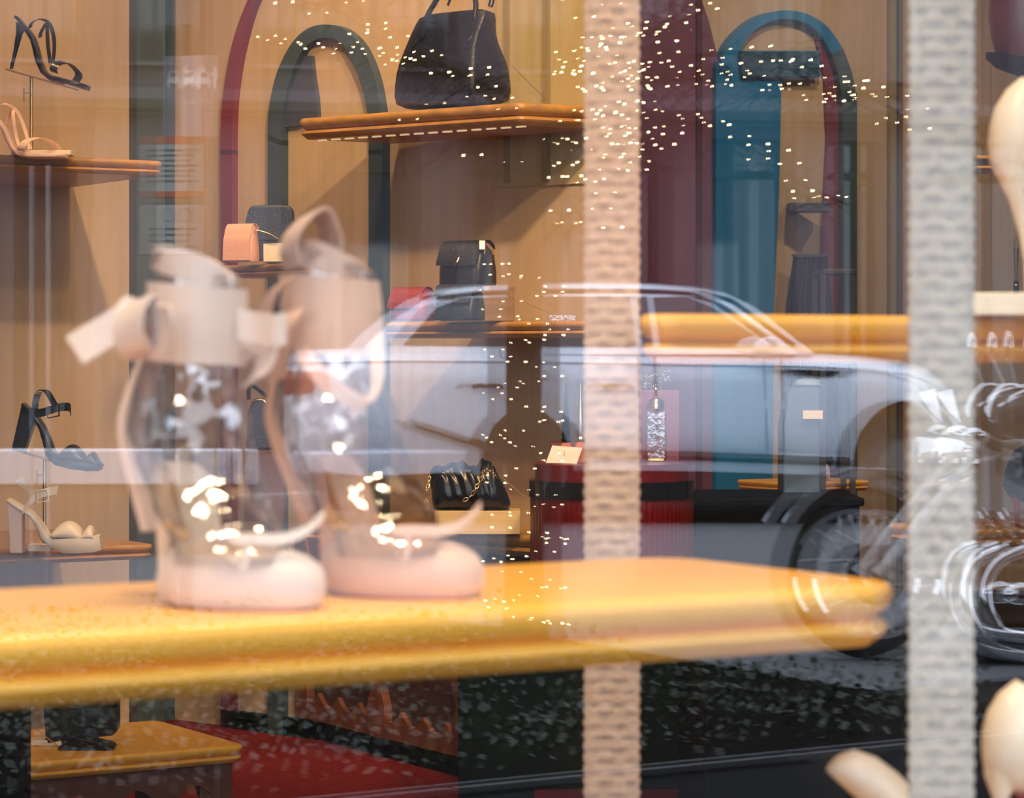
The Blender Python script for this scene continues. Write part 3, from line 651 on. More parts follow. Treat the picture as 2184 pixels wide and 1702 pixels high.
for px, d in ((893, .068), (1011, -.026)):
    MB().tube(smooth_path([P(px - 12, 98, 6.13 + d), P(px + 6, 68, 6.13 + d - .003), P(px + 18, 44, 6.13 + d - .003), P(px + 20, 62, 6.13 + d - .005), P(px + 4, 82, 6.13 + d - .003), P(px - 12, 98, 6.13 + d)], 4), .0016, 6).build('handle_tab', M_LEATHER_S, t, sharp=80)
MB().tube([P(1092, 140, 6.16), P(1166, 214, 6.28)], .0007, 5).build('security_cable', M_OLIVE_D, t)

def flap_bag(label, x0, x1, yt, yb, y, dep, m, clasp, tx=8, flapend=.55, slant=.0, gusset=.08, group='small flap handbags', zbase=None, gold=True, clasp_w=.0016):
    z0 = zbase if zbase is not None else zof(yb, y)
    a, b = P(x0, yb, y), P(x1, yb, y); w_ = b.x - a.x; hgt = zof(yt, y) - zof(yb, y); k = y / F
    t = thing('flap_bag', label, 'handbag', ((a.x + b.x) / 2, y + dep / 2, z0), group)
    ux = X + Y * slant; ux.normalize(); vy = VW((-ux.y, ux.x, 0)); o = VW((a.x, y, z0))
    def L_(s, d, h): return o + ux * (s * w_) + vy * (d * dep) + Z * (h * hgt)
    g = gusset
    rings = []
    for h, e, d0, d1 in ((.004, .012, .02, .98), (.06, 0, 0, 1), (.35, .004, .0, 1), (.7, .02, .12, .92), (.93, .04, .26, .84), (.99, .05, .34, .78)):
        rings.append(quadring([L_(e, d0, h), L_(1 - e, d0, h), L_(1 - e * 1.6, d1, h), L_(e, d1, h)], .08))
    MB().loft(rings).build('body', m, t, sharp=70)
    prof = [(.92, .84), (.80, .95), (.62, 1.02), (.45, 1.03), (.28, .98), (.14, .86), (.03, .70), (-.05, .55), (-.085, 1 - flapend)]
    r = []
    prof = [(p.x, p.y) for p in smooth_path([(*q, 0) for q in prof], 3)]
    for d, h in prof:
        e = -.012 - .02 * max(0, (.7 - h)) ; f_ = L_(e, d, h); g_ = L_(1 - .03 - g * min(1, max(0, (.95 - h))), d, h)
        r.append([f_, f_.lerp(g_, .5), g_, g_ + vy * .004, f_.lerp(g_, .5) + vy * .004, f_ + vy * .004])
    MB().loft(r).build('flap', m, t, sharp=60)
    if clasp:
        (ca, cb), (da, db) = clasp
        sl_ = lambda px_: slant * (px_ - x0) * y / F / math.sqrt(1 + slant * slant) - .004
        MB().tube([P(ca, cb, y - .16 * dep + sl_(ca)), P((ca * .6 + da * .4), (cb * .6 + db * .4), y - .20 * dep + sl_(ca)), P(da, db, y - .17 * dep + sl_(da))], clasp_w, 6).build('clasp', M_GOLD if gold else m, t)
    return t, L_
# shelf trio in the middle
yM = 5.98
zM = SM.location.z + .036 + .001
bxm = MB().box(VW((P(1018, 0, 6.05).x, 6.07, zM + (zof(610, 6.0) - zM) / 2)), VW((.082, -.0, 0)), Y * .05, Z * ((zof(610, 6.0) - zM) / 2)).build('display_block', mat('dark_amber_block', (.20, .105, .03), .5, noise=.2, scale=(5, 40, 40)), bevel=.001)
tag(bxm, 'wooden display block under the black flap bag', 'block')
tb_, L_ = flap_bag('black flap bag raised on a wooden block behind two others', 934, 1036, 517, 611, 6.06, slant=-.5, dep=.085, m=M_LEATHER, clasp=((979, 549), (968, 573)), zbase=zof(610, 6.06) + .001, gusset=.1) # .085, M_LEATHER, ((979, 549), (968, 573)), zbase=zof(610, 6.0) + .001, gusset=.24)
MB().tube([L_(.93, .3, .72), L_(1.02, .2, .98), L_(1.05, .5, .8), L_(.98, .7, .75)], .006, 8).build('gold_hardware', M_GOLD, tb_)
MB().box(L_(1.0, .1, .9), X * .008, Y * .003, Z * .011).build('gold_hardware', M_GOLD, tb_, bevel=.002)
flap_bag('small burgundy flap bag at the front of the trio', 830, 908, 612, 682, yM - .02, .07, M_BURGL, ((866, 640), (862, 652)), zbase=zM, gusset=.04, flapend=.62, gold=False, slant=-.5)
tn, L_ = flap_bag('small navy flap bag with slim gold clasp beside the burgundy one', 924, 1018, 608, 683, yM - .09, .065, M_NAVYL, ((968, 629), (960, 661)), zbase=zM, gusset=.04, flapend=.5, slant=-.5)
MB().tube([L_(.97, .1, .86), L_(1.03, .0, .93), L_(1.08, .1, .8), L_(1.14, .2, .84)], .004, 8).build('gold_hardware', M_GOLD, tn)
bl = P(1200, 676, 6.02)
kb = MB().box(VW((bl.x, 6.04, zM + .0075)), X * .03, Y * .015, Z * .0072).build('clear_block', M_VIAL, bevel=.001)
tag(kb, 'small clear acrylic block with security cables on the middle shelf', 'block')
MB().tube([P(1074, 625, 5.98), P(1180, 672, 6.03)], .0007, 5).build('security_cable', M_OLIVE_D, tn)
MB().tube([P(1115, 590, 6.05), P(1192, 668, 6.03)], .0006, 5).build('security_cable', M_OLIVE_D, tb_)
# short arch shelf: rose bag, navy bag, cream box
zS = SS.location.z + .03 + .001
t, L_ = flap_bag('rose leather flap bag standing in the arch', 478, 543, 479, 558, 6.40, .045, M_PINKL, None, zbase=zS, flapend=.96, gusset=.0, slant=-.45)
MB().tube(smooth_path([L_(1.02, .3, .85), L_(1.1, .4, .84), L_(1.3, .5, .80), L_(1.55, .6, .72), L_(1.75, .8, .6)], 4), .0015, 6).build('chain', M_GOLD, t)
t = thing('handbag', 'navy bag with rounded top behind the rose flap bag', 'handbag', (P(573, 0, 6.52).x, 6.53, zS))
yy = 6.53
pts = [(523, 556), (520, 520), (524, 470), (530, 446), (538, 438), (560, 437), (606, 437), (618, 439), (625, 448), (627, 470), (629, 520), (628, 556)]
MB().prism([VW((P(px, py, yy).x, yy, max(zS + .001, zof(py, yy)))) for px, py in pts], Y * .03).build('body', M_NAVYL, t, bevel=.004, seg=3)
MB().prism([P(px, py, yy - .004) for px, py in [(524, 512), (522, 500), (528, 452), (538, 441), (606, 441), (618, 446), (626, 480), (628, 512)]], Y * .004).build('flap', M_NAVYL, t, bevel=.001)
cb = MB().box(VW((P(600, 0, 6.42).x, 6.43, zS + .022)), VW((.03, -.012, 0)), VW((.012, .03, 0)), Z * .0215).build('display_block', M_CREAM, bevel=.001)
tag(cb, 'cream display block beside the rose flap bag', 'block')
# black gathered pouch on pale plinth
zB = SB.location.z + .05 + .001
zpl = zof(1092, 5.98)
pb2 = MB().box(VW((P(1018, 0, 6.0).x, 6.06, (zB + zpl) / 2)), X * .095, Y * .06, Z * ((zpl - zB) / 2)).build('display_block', M_BLOCK, bevel=.001)
tag(pb2, 'pale wooden plinth under the gathered black pouch', 'block')
t = thing('pouch_bag', 'gathered black leather pouch with gold chain on a pale plinth', 'handbag', (P(1000, 0, 6.0).x, 6.0, zpl))
o = VW((P(1000, 0, 5.98).x, 6.06, zpl + .001)); rings = []
for i in range(25):
    f = i / 24; x_ = lerp(-.083, .09, f); hh = interp([(0, .085), (.08, .105), (.2, .100), (.35, .104), (.5, .102), (.62, .108), (.75, .104), (.85, .078), (.95, .035), (1, .01)], f)
    dd = interp([(0, .02), (.1, .042), (.5, .05), (.85, .045), (1, .012)], f); r = []
    for k in range(28):
        a = 2 * math.pi * k / 28; c_, s_ = math.cos(a), math.sin(a)
        fold = 1 + .065 * math.sin(f * 17 + 3.2 * s_ + 1.5 * c_) * max(0, s_) + .05 * math.sin(f * 47 + 5 * s_)
        zz = (.5 + .5 * math.copysign(abs(s_) ** .7, s_)) * hh
        r.append(o + VW((x_ + .012 * math.sin(6 * s_ + f * 5) * max(0, s_), dd * c_ * fold * (1.15 - .5 * zz / .1 * .6), max(0, zz * (fold if s_ > 0 else 1)))))
    rings.append(r)
MB().loft(rings).build('body', M_LEATHER_S, t, sharp=80, sub=1)
def chain(path, lk, t, y):
    pts = smooth_path([P(px, py, y + d) for px, py, d in path], 8); acc = 0; last = pts[0]; i = 0
    for p in pts[1:]:
        acc += (p - last).length
        if acc >= lk:
            d = (p - pts[max(0, pts.index(p) - 2)]).normalized(); sd = d.cross(Y).normalized() if i % 2 == 0 else (Y - d * d.dot(Y)).normalized()
            MB().tube([p + d * (lk * .75 * math.cos(a * math.pi / 5)) + sd * (lk * .42 * math.sin(a * math.pi / 5)) for a in range(10)], .0013, 6, True).build('chain_link', M_GOLD, t, sharp=80)
            acc = 0; i += 1
        last = p
chain([(1034, 1002, -.0), (1026, 1020, -.02), (1016, 1040, -.03), (1004, 1058, -.03), (988, 1068, -.03)], .0085, t, 5.985)
chain([(917, 1012, .03), (912, 1040, .02), (908, 1062, .0), (916, 1090, -.01)], .008, t, 5.985)
chain([(1034, 1002, .0), (1050, 1006, .01), (1062, 1022, .02)], .008, t, 5.985)
MB().tube([P(1066, 1015, 6.0), P(1130, 1068, 5.95)], .0007, 5).build('security_cable', M_OLIVE_D, t)
# dark small pouch hidden behind the boots (its top and handle show)
t = thing('handbag', 'black bag with short handle glimpsed between the clear boots', 'handbag', P(560, 930, 6.5))
yy = 6.45; zb2 = SB.location.z + .051
sup = MB().bx(P(520, 0, yy).x, P(606, 0, yy).x, yy + .002, yy + .08, zb2, zof(960, yy)).build('display_block', M_WOOD_E, bevel=.001)
tag(sup, 'tall dark wooden block under the black bag between the boots', 'block'); zb2 = zof(960, yy) + .001
MB().prism([VW((P(px, py, yy).x, yy, max(zb2, zof(py, yy)))) for px, py in [(524, 960), (527, 880), (540, 850), (590, 850), (602, 880), (604, 960)]], Y * .07).build('body', M_NAVYL, t, bevel=.006)
MB().tube(smooth_path([P(530, 852, yy), P(535, 822, yy), P(575, 850, yy + .03), P(592, 860, yy + .05)], 4), .005, 8).build('handle', M_LEATHER_S, t)
MB().tube(smooth_path([P(537, 858, yy - .005), P(555, 852, yy - .006), P(568, 862, yy - .008), P(572, 900, yy - .006)], 4), .0018, 6).build('clasp', M_GOLD, t)
# low platform with flat black bag at the lower left
zLp = .205
fp = onz(527, 1588, zLp); bp2 = fp + V * .42
t = shelf('low_table', [fp, bp2, bp2 - U * 1.2, fp - U * 1.2], zLp, .035, 'low honey wood display table at the lower left with scalloped apron')
t['category'] = 'table'
def scallop(p, d, ln, ztop, zbot, n, depth, t, m, name='scalloped_apron', thick=.018):
    pts = [p + Z * ztop, p + d * ln + Z * ztop, p + d * ln + Z * zbot]
    pts = [VW((q.x, q.y, z_)) for q, z_ in ((p, ztop), (p + d * ln, ztop))]
    m_ = n * 12
    nn = VW((-d.y, d.x, 0)); nn = nn if nn.y > 0 else -nn
    mb = MB(); topr, botr = [], []
    rings = []
    for i in range(m_ + 1):
        f = i / m_; q = p + d * (ln * f); zz = zbot + depth * abs(math.sin(math.pi * n * f)) ** 1.4
        rings.append([VW((q.x, q.y, ztop)), VW((q.x, q.y, zz)), VW((q.x, q.y, zz)) + nn * thick, VW((q.x, q.y, ztop)) + nn * thick])
    mb.loft(rings); return mb.build(name, m, t, smooth=False)
fq = fp - U * .035 + V * .03
scallop(fq, -U, 1.1, zLp - .036, zLp - .12, 9, .045, t, M_WOOD_E)
scallop(fq, V, .34, zLp - .036, zLp - .12, 3, .045, t, M_WOOD_E)
for q in (fq - U * .03, fq - U * 1.05, fq + V * .31 - U * .03, fq + V * .31 - U * 1.05):
    MB().bx(q.x - .02, q.x + .02, q.y + .005, q.y + .04, 0, zLp - .036).build('leg', M_WOOD_E, t)
c = onz(155, 1600, zLp)
t = thing('flat_bag', 'black flat bag lying against a brass stand on the low table', 'handbag', (c.x, c.y, zLp + .001))
cy_ = c.y + .02
MB().prism([VW((P(px, py, cy_).x, cy_ + .03, max(zLp + .001, zof(py, cy_)))) for px, py in [(92, 1596), (86, 1520), (100, 1440), (236, 1440), (246, 1460), (246, 1560), (236, 1574), (170, 1580)]], Y * .04).build('body', M_LEATHER, t, bevel=.004)
MB().prism([VW((P(px, py, cy_).x, cy_ - .03, max(zLp + .001, zof(py, cy_)))) for px, py in [(130, 1600), (128, 1590), (170, 1570), (240, 1583), (248, 1592), (240, 1600)]], Y * .05).build('base_fold', M_LEATHER_S, t, bevel=.002)
MB().tube([P(78, 1556, cy_ - .02), P(132, 1598, cy_ - .02)], .0012, 6).build('security_cable', M_BRASS, t)
MB().prism([P(170, 1578, cy_ + .028), P(188, 1552, cy_ + .028), P(205, 1555, cy_ + .028), P(213, 1578, cy_ + .028)], Y * -.002).build('flap', M_NAVYL, t)
cb = MB().bx(c.x - .105, c.x - .03, cy_ + .03, cy_ + .07, zLp + .001, zLp + .012).build('display_block', M_CREAM, bevel=.001)
tag(cb, 'thin cream slab at the back of the low table', 'block')
q = P(0, 1700, 4.3)
pn = MB().bx(q.x - .5, P(57, 0, 4.3).x, 4.3, 4.34, 0, zof(1500, 4.3)).build('low_partition', M_BLACK, bevel=.002)
tag(pn, 'black low panel at the bottom left corner', 'panel')

# brown console with scalloped frame below the low wall shelf; dark pedestal; black counter
p1 = onz(636, 1571, 0)
t = thing('console', 'dark brown console with scalloped openings and black plinth', 'cabinet', (p1.x, p1.y, 0))
cz = SB.location.z - .003
dV = -V; ln = .85
e0 = p1 + U * .012
MB().prism([VW((q.x, q.y, .05)) for q in (e0, e0 + dV * ln, e0 + dV * ln + U * .32, e0 + U * .32)], Z * (cz - .05)).build('carcass', mat('dark_brown_panel', (.055, .022, .014), .5, noise=.2, scale=(5, 5, 30)), t, smooth=False)
MB().prism([VW((q.x, q.y, 0)) for q in (e0 + U * .01, e0 + dV * ln + U * .01, e0 + dV * ln + U * .3, e0 + U * .3)], Z * .05).build('plinth', M_BLACK, t, smooth=False)
def frame_scallop(a, d, ln, n, flip, z_edge, z_in, amp, name):
    rings = []; m_ = 60; nn = -U * .012
    for i in range(m_ + 1):
        f = i / m_; q = a + d * (ln * f); zz = z_in + amp * abs(math.sin(math.pi * n * f)) * (1 if flip else -1)
        rings.append([VW((q.x, q.y, z_edge)), VW((q.x, q.y, zz)), VW((q.x, q.y, zz)) + nn, VW((q.x, q.y, z_edge)) + nn])
    MB().loft(rings).build(name, M_WOOD_B, t, smooth=False)
for s0 in (0, .42):
    frame_scallop(e0 + dV * s0, dV, .42, 4, False, .05, .12, .03, 'scalloped_frame')
    frame_scallop(e0 + dV * s0, dV, .42, 4, True, cz, cz - .08, -.03, 'scalloped_frame')
for s0 in (0, .42, .82):
    rings = []
    for i in range(41):
        f = i / 40; zz = lerp(.05, cz, f); wv = .022 + .022 * abs(math.sin(math.pi * 4 * f)); q = e0 + dV * (s0 if s0 else .022)
        rings.append([VW((q.x, q.y, zz)) + dV * wv, VW((q.x, q.y, zz)) - dV * (wv if s0 else .022), VW((q.x, q.y, zz)) - dV * (wv if s0 else .022) - U * .021, VW((q.x, q.y, zz)) + dV * wv - U * .021])
    MB().loft(rings).build('scalloped_post', M_WOOD_B, t, smooth=False)
yp = 5.62
zP = zof(1258, yp + .0)
x0, x1 = P(977, 0, yp).x, P(1475, 0, yp).x
t = thing('pedestal', 'dark green lacquered pedestal under the red perfume plinth', 'pedestal', ((x0 + x1) / 2, yp + .2, 0))
MB().bx(x0, x1, yp, yp + .42, .06, zP).build('body', M_PED, t, bevel=.003)
MB().bx(P(1140, 0, yp).x, x1 + .01, yp - .02, yp + .42, 0, .062).build('red_step', M_CARPET, t)
MB().bx(x0, P(1138, 0, yp).x, yp, yp + .42, 0, .06).build('plinth', M_PED, t)
MB().bx(x0 + .015, P(1120, 0, yp).x, yp - .004, yp, .30, zP - .02).build('front_panel', M_PED, t)
MB().bx(x0 + .015, P(1120, 0, yp).x, yp - .004, yp, .02, .28).build('front_panel', M_PED, t)
MB().bx(P(1138, 0, yp).x, x1 - .01, yp - .003, yp, .02, zP - .02).build('front_panel', M_PED, t)
yc = 6.6
x0, x1 = P(1482, 0, yc).x, P(1834, 0, yc).x
t = thing('counter', 'black lacquered counter in the dark below the blue doorway', 'counter', ((x0 + x1) / 2, yc + .2, 0))
MB().bx(x0, x1, yc, yc + .4, .05, zof(1062, yc) - .02).build('body', M_BLACK, t, bevel=.003)
MB().bx(x0 - .01, x1 + .01, yc - .01, yc + .41, zof(1062, yc) - .02, zof(1062, yc)).build('counter_top', M_BLACK, t, bevel=.004)
MB().bx(x0 + .02, x1 - .02, yc + .02, yc + .38, 0, .05).build('plinth', M_BLACK, t)

yq = 4.6; zk = zof(1338, yq)  # black block added over the unlit floor to keep it dark
t = thing('platform', 'wide black platform added to keep the unlit lower right dark', 'platform', (P(1850, 0, yq).x, yq + .3, 0))
MB().bx(P(1500, 0, yq).x, P(2500, 0, yq).x, yq, yq + .7, .04, zk - .02).build('body', M_BLACK, t, bevel=.003)
MB().bx(P(1490, 0, yq).x, P(2510, 0, yq).x, yq - .01, yq + .71, zk - .02, zk).build('platform_top', M_BLACK, t, bevel=.004)
MB().bx(P(1510, 0, yq).x, P(2490, 0, yq).x, yq + .03, yq + .68, 0, .04).build('plinth', M_BLACK, t)
# red tiered perfume plinth
yr = 5.83
ctr = VW((P(1305, 0, yr).x, yr, zP + .001)); kx = yr / F
zz = lambda py: zof(py, yr) - ctr.z
t = thing('perfume_plinth', 'round red fluted plinth with black glossy band', 'pedestal', ctr)
r0 = 174 * kx
MB().lathe([(r0, 0), (r0, zz(1058))], ctr, 168, flute=.005, nf=1).build('drum', M_REDL, t, sharp=10)
MB().lathe([(r0 * .98, zz(1058)), (r0 + .003, zz(1058)), (r0 + .003, zz(1022)), (r0 * .98, zz(1022))], ctr, 64).build('black_band', mat('black_mirror_band', (.006, .006, .006), .08), t, sharp=40)
MB().lathe([(164 * kx, zz(1022)), (164 * kx, zz(988)), (162 * kx, zz(986)), (.001, zz(986))], ctr, 64).build('upper_tier', M_REDL, t, sharp=40)
zt2 = zof(986, yr)
bt = MB().bx(P(1175, 0, yr).x, P(1250, 0, yr).x, yr + .02, yr + .09, zt2 + .0005, zof(945, yr)).build('perfume_box', M_REDL, bevel=.001)
tag(bt, 'small red box behind the spiked bottles', 'box')
def spike(label, px, ybase, ytip, y, m, z0):
    c = VW((P(px, 0, y).x, y, z0)); k = y / F
    t = thing('nail_lacquer_bottle', label, 'bottle', c, 'bottles with spike caps')
    zb_, zt_ = zof(ybase, y) - z0, zof(ytip, y) - z0
    rr = 14 * k
    MB().lathe([(rr, .0), (rr * 1.08, .004), (rr * 1.08, zb_ * .7), (rr * .7, zb_ * .92), (rr * .4, zb_)], c, 8).build('glass_body', mat('rose_glass', (.45, .16, .12), .1, coat=.5), t, sharp=20)
    MB().lathe([(10 * k, zb_), (10.5 * k, zb_ + .004), (7.5 * k, zb_ + .009), (9 * k, zb_ + .014), (6 * k, lerp(zb_, zt_, .45)), (2.5 * k, lerp(zb_, zt_, .8)), (.8 * k, zt_)], c, 10).build('spike_cap', m, t, sharp=30)
    return t
spike('bottle with tall black spike cap behind the white card', 1207, 942, 812, yr - .01, M_BLACK, zt2 + .0005)
spike('bottle with slim bronze spike cap beside the webbing strap', 1238, 940, 818, yr - .015, M_BRASS, zt2 + .0005)
q = [P(1178, 952, yr - .075), P(1242, 957, yr - .075), P(1230, 991, yr - .095), P(1164, 989, yr - .095)]
dz = zt2 + .0008 - min(p.z for p in q); q = [p + Z * dz for p in q]
t = thing('card', 'white folded card leaning at the edge of the red plinth', 'card', (q[0] + q[2]) / 2 - Z * 0)
MB().prism(q, Y * .001).build('card_face', M_WHITE, t, smooth=False)
c = (q[0] + q[1] + q[2] + q[3]) / 4 - Y * .0015
lr = [VW((c.x + .001 * math.sin(i * 2.3), c.y + (i / 9 - .5) * -.004, c.z + (i / 9 - .5) * .019)) for i in range(10)]
MB().ribbon(lr, VW((.0004, 0, 0)), .0002).build('script', M_INK, t)
# perfume flacon with gold dome in front of a red display box
yf = 5.86
bk = MB().bx(P(1366, 0, yf).x, P(1452, 0, yf).x, yf + .05, yf + .09, zt2 + .0005, zof(833, yf)).build('display_box', M_REDL, bevel=.001)
tag(bk, 'red display box behind the gold topped flacon', 'box')
c = VW((P(1399, 0, yf).x, yf, zt2 + .0005)); k = yf / F
t = thing('perfume_bottle', 'clear perfume flacon with gold dome and finial', 'bottle', c)
zq = lambda py: zof(py, yf) - c.z
MB().box(c + Z * (zq(876) / 2 + .001), X * (22 * k), Y * (14 * k), Z * (zq(876) / 2)).build('glass_body', M_VIAL, t, bevel=.004)
MB().box(c + Z * .004, X * (17 * k), Y * (10 * k), Z * .003).build('glass_foot', M_GOLD, t, bevel=.001)
MB().lathe([(20 * k, zq(876)), (21 * k, zq(872)), (18 * k, zq(871)), (18.5 * k, zq(862)), (15 * k, zq(852)), (7 * k, zq(847)), (2.5 * k, zq(845)), (2.5 * k, zq(835)), (4.5 * k, zq(831)), (2 * k, zq(826)), (3 * k, zq(822)), (.3 * k, zq(818))], c, 20).build('gold_dome', M_GOLD, t, sharp=30)
R2 = random.Random(3)
for (px, py, rw, rh, lb) in ((1414, 803, 16, 14, 'frosted sparkling ornament above the red display box'), (1384, 812, 14, 16, 'silver sparkling ornament left of the taller one')):
    t = thing('sparkle_ornament', lb, 'ornament', VW((P(px, 0, yf).x, yf + .07, zof(833, yf) + .001)), 'sparkling ornaments')
    mb = MB(); cc = P(px, py, yf + .07)
    for i in range(46):
        a, b_ = R2.uniform(-1, 1), R2.uniform(-1, 1)
        mb.ball(cc + VW((a * rw * k, R2.uniform(-1, 1) * rw * k * .6, b_ * rh * k)), .0011, 6, 4)
    mb.build('crystal_beads', mat('crystal_bead', (.9, .9, .9), .05, 1.0), t, kind='stuff')
    MB().lathe([(.006, 0), (.006, .002), (.0015, .004), (.0015, (zof(py, yf) - zof(833, yf)) * 1.6 + .008), (.0004, (zof(py, yf) - zof(833, yf)) * 1.9 + .01)], VW((P(px, 0, yf).x, yf + .07, zof(833, yf) + .001)), 8).build('stem', M_GOLD, t)

# things seen through the blue doorway
yd = 8.0
zc = zof(1062, yc)
t = thing('display_stand', 'slate blue rounded display stand inside the blue doorway', 'display stand', VW((P(1715, 0, 7.1).x, 7.12, 0)))
y7 = 6.78
MB().loft([[VW((P(px, 0, y7).x, yy_, z_)) for px, yy_ in ((x0, y7), (1750, y7), (1750, y7 + .14), (x0, y7 + .14))] for x0, z_ in ((1670, zc + .001), (1670, zof(905, y7)), (1674, zof(890, y7)), (1680, zof(835, y7)), (1688, zof(826, y7)))]).build('body', mat('slate_blue_lacquer', (.05, .09, .13), .4), t, bevel=.004)
MB().bx(P(1710, 0, y7).x, P(1752, 0, y7).x, y7 - .03, y7 - .002, zof(893, y7), zof(875, y7)).build('name_block', M_CREAM, t)
MB().lathe([(.001, 0), (.03, 0), (.036, .006), (.03, .018), (.012, .022)], VW((P(1730, 0, y7).x, y7 + .07, zof(826, y7))), 20).build('cap', mat('pale_blue_cap', (.22, .34, .45), .4), t)
zq_ = SQ.location.z + .03 + .001
wb = MB().bx(P(1686, 0, 8.07).x, P(1712, 0, 8.07).x, 8.08, 8.13, zq_, zq_ + .028).build('wooden_block', M_BLOCK, bevel=.001)
tag(wb, 'small wooden block on the lit shelf in the doorway', 'block')
c = VW((P(1752, 0, 8.13).x, 8.14, zq_))
t = thing('fringed_hat', 'small white domed fringed piece on the lit doorway shelf', 'ornament', c)
MB().lathe([(.026, .022), (.027, .03), (.022, .045), (.012, .053), (.001, .055)], c, 20).build('dome', M_WHITE, t)
mb = MB()
for i in range(16):
    a = i * math.pi / 8; mb.prism([c + VW((.026 * math.cos(a + s_ * .18), .026 * math.sin(a + s_ * .18), z_)) for s_, z_ in ((-1, .024), (1, .024), (0, .0005))], VW((.001 * math.cos(a), .001 * math.sin(a), 0)))
mb.build('fringe', M_WHITE, t)
yW = LR(1725, 440).y; yk = yW - .12
t = thing('fringed_skirt', 'navy pleated garment hanging inside the blue doorway', 'garment', VW((P(1712, 0, yk).x, yk, zof(1000, yk))))
mb = MB(); n = 60; rings = []
for i, (py, xa, xb) in enumerate(((545, 1692, 1764), (575, 1688, 1766), (640, 1678, 1774), (740, 1672, 1784), (1000, 1668, 1796))):
    fr_r = []
    for j in range(n + 1):
        f = j / n; fr_r.append(P(lerp(xa, xb, f), py, yk) - Y * (.012 * (i * .3 + .4) * math.sin(f * 16 * math.pi)))
    rings.append(fr_r + [p + Y * .004 for p in fr_r[::-1]])
mb.loft(rings).build('pleats', mat('navy_cloth', (.035, .045, .075), .6), t, sharp=80)
MB().bx(P(1690, 0, yk).x, P(1766, 0, yk).x, yk - .012, yk + .012, zof(548, yk), zof(542, yk)).build('waistband', M_NAVY, t)
MB().tube([P(1708, 545, yk), P(1712, 452, yk)], .001, 5).build('hanging_cord', M_NAVY, t)
MB().tube([P(1750, 545, yk), P(1748, 452, yk)], .001, 5).build('hanging_cord', M_NAVY, t)
rl = MB().bx(P(1682, 0, yk).x, P(1768, 0, yk).x, yk - .03, yW - .05, zof(452, yk), zof(433, yk)).build('hanging_rail', M_NAVY, bevel=.002)
tag(rl, 'navy box rail above the pleated navy garment', 'rail')
dk = P(1750, 574, 7.9)
t = thing('side_table', 'dark wine table with turned edge behind the eye height shelf', 'table', VW((P(1800, 0, 7.8).x, 7.85, 0)))
MB().bx(P(1754, 0, 7.7).x, P(1826, 0, 7.7).x, 7.7, 7.95, zof(584, 7.7), zof(574, 7.7)).build('table_top', M_FRAME, t, bevel=.002)
for px in (1757, 1820):
    for y_ in (7.72, 7.93): MB().bx(P(px, 0, 7.7).x - .008, P(px, 0, 7.7).x + .008, y_ - .008, y_ + .008, 0, zof(584, 7.7)).build('leg', M_FRAME, t)

# far right: hanging red bag, black stiletto on the right shelf, little bottle
yb_ = 4.6
t = thing('bucket_bag', 'dark red bag with black rounded base hanging at the top right', 'handbag', P(2200, 165, yb_))
rings = []
for py, hw in ((-120, 92), (-40, 96), (40, 98), (100, 92), (138, 80)):
    rings.append([P(2206 + hw * math.cos(2 * math.pi * k / 28), py + (18 * (hw * math.cos(2 * math.pi * k / 28) / 98) if py > 90 else 0), yb_) + Y * (hw * yb_ / F * .6 * math.sin(2 * math.pi * k / 28)) for k in range(28)])
MB().loft(rings).build('body', M_REDL, t, sharp=70)
rings = []
for py, hw in ((137, 82), (134, 104), (146, 104), (164, 84), (176, 40)):
    rings.append([P(2206 + hw * math.cos(2 * math.pi * k / 28), py + 22 * (math.cos(2 * math.pi * k / 28)), yb_) + Y * (hw * yb_ / F * .6 * math.sin(2 * math.pi * k / 28)) for k in range(28)])
MB().loft(rings).build('base', M_BLACK, t, sharp=50)
MB().tube(smooth_path([P(2120, -118, yb_), P(2150, -420, yb_), P(2206, -900, yb_), P(2206, -1500, yb_)], 5), .006, 8).build('shoulder_strap', M_LEATHER_S, t)
zR = SR.location.z + .045
ys = 6.36
t = thing('court_shoe', 'black stiletto pump on the honey shelf at the right edge', 'shoe', (P(2170, 0, ys).x, ys, zR + .001))
rings = []
for x_, tp_, bt, hw in ((2140, 1030, 1036, .003), (2143, 1010, 1046, .012), (2150, 985, 1058, .02), (2165, 958, 1066, .026), (2185, 950, 1072, .028), (2215, 985, 1090, .027), (2250, 1030, 1112, .031), (2285, 1070, 1122, .036), (2320, 1095, 1124, .03), (2345, 1112, 1124, .006)):
    c_, h_ = (tp_ + bt) / 2, (bt - tp_) / 2
    rings.append([P(x_, c_ - h_ * math.cos(2 * math.pi * k / 16), ys) + Y * (hw * math.sin(2 * math.pi * k / 16)) for k in range(16)])
MB().loft(rings).build('upper', M_LEATHER_S, t, sharp=70)
MB().loft([[P(c_ + w_ * math.cos(a * .5236), py, ys) + Y * (max(.004, w_ * .0009) * math.sin(a * .5236)) for a in range(12)] for py, c_, w_ in ((1030, 2162, 20), (1052, 2164, 14), (1075, 2168, 7), (1100, 2170, 5), (HY - (zR + .001 - H) / ys * F, 2170, 4.5))]).build('heel', M_REDSOLE, t)
yl = 6.2
zl = zof(640, yl)
wl = thing('wall_ledge', 'slim tan ledge behind the cream pump', 'shelf', (P(2200, 0, yl).x, yl + .1, zl - .03))
MB().bx(P(2100, 0, yl).x, P(2500, 0, yl).x, yl - .03, yl + .25, zl - .03, zl).build('board', M_WOOD, wl, bevel=.003)
c = VW((P(2167, 0, yl).x, yl, zl + .001))
t = thing('lip_colour', 'slim tube with looped top standing behind the cream pump heel', 'cosmetic', c)
k = yl / F
MB().lathe([(6 * k, 0), (6 * k, 38 * k), (4.5 * k, 40 * k)], c, 14).build('cap', M_BLACK, t, sharp=30)
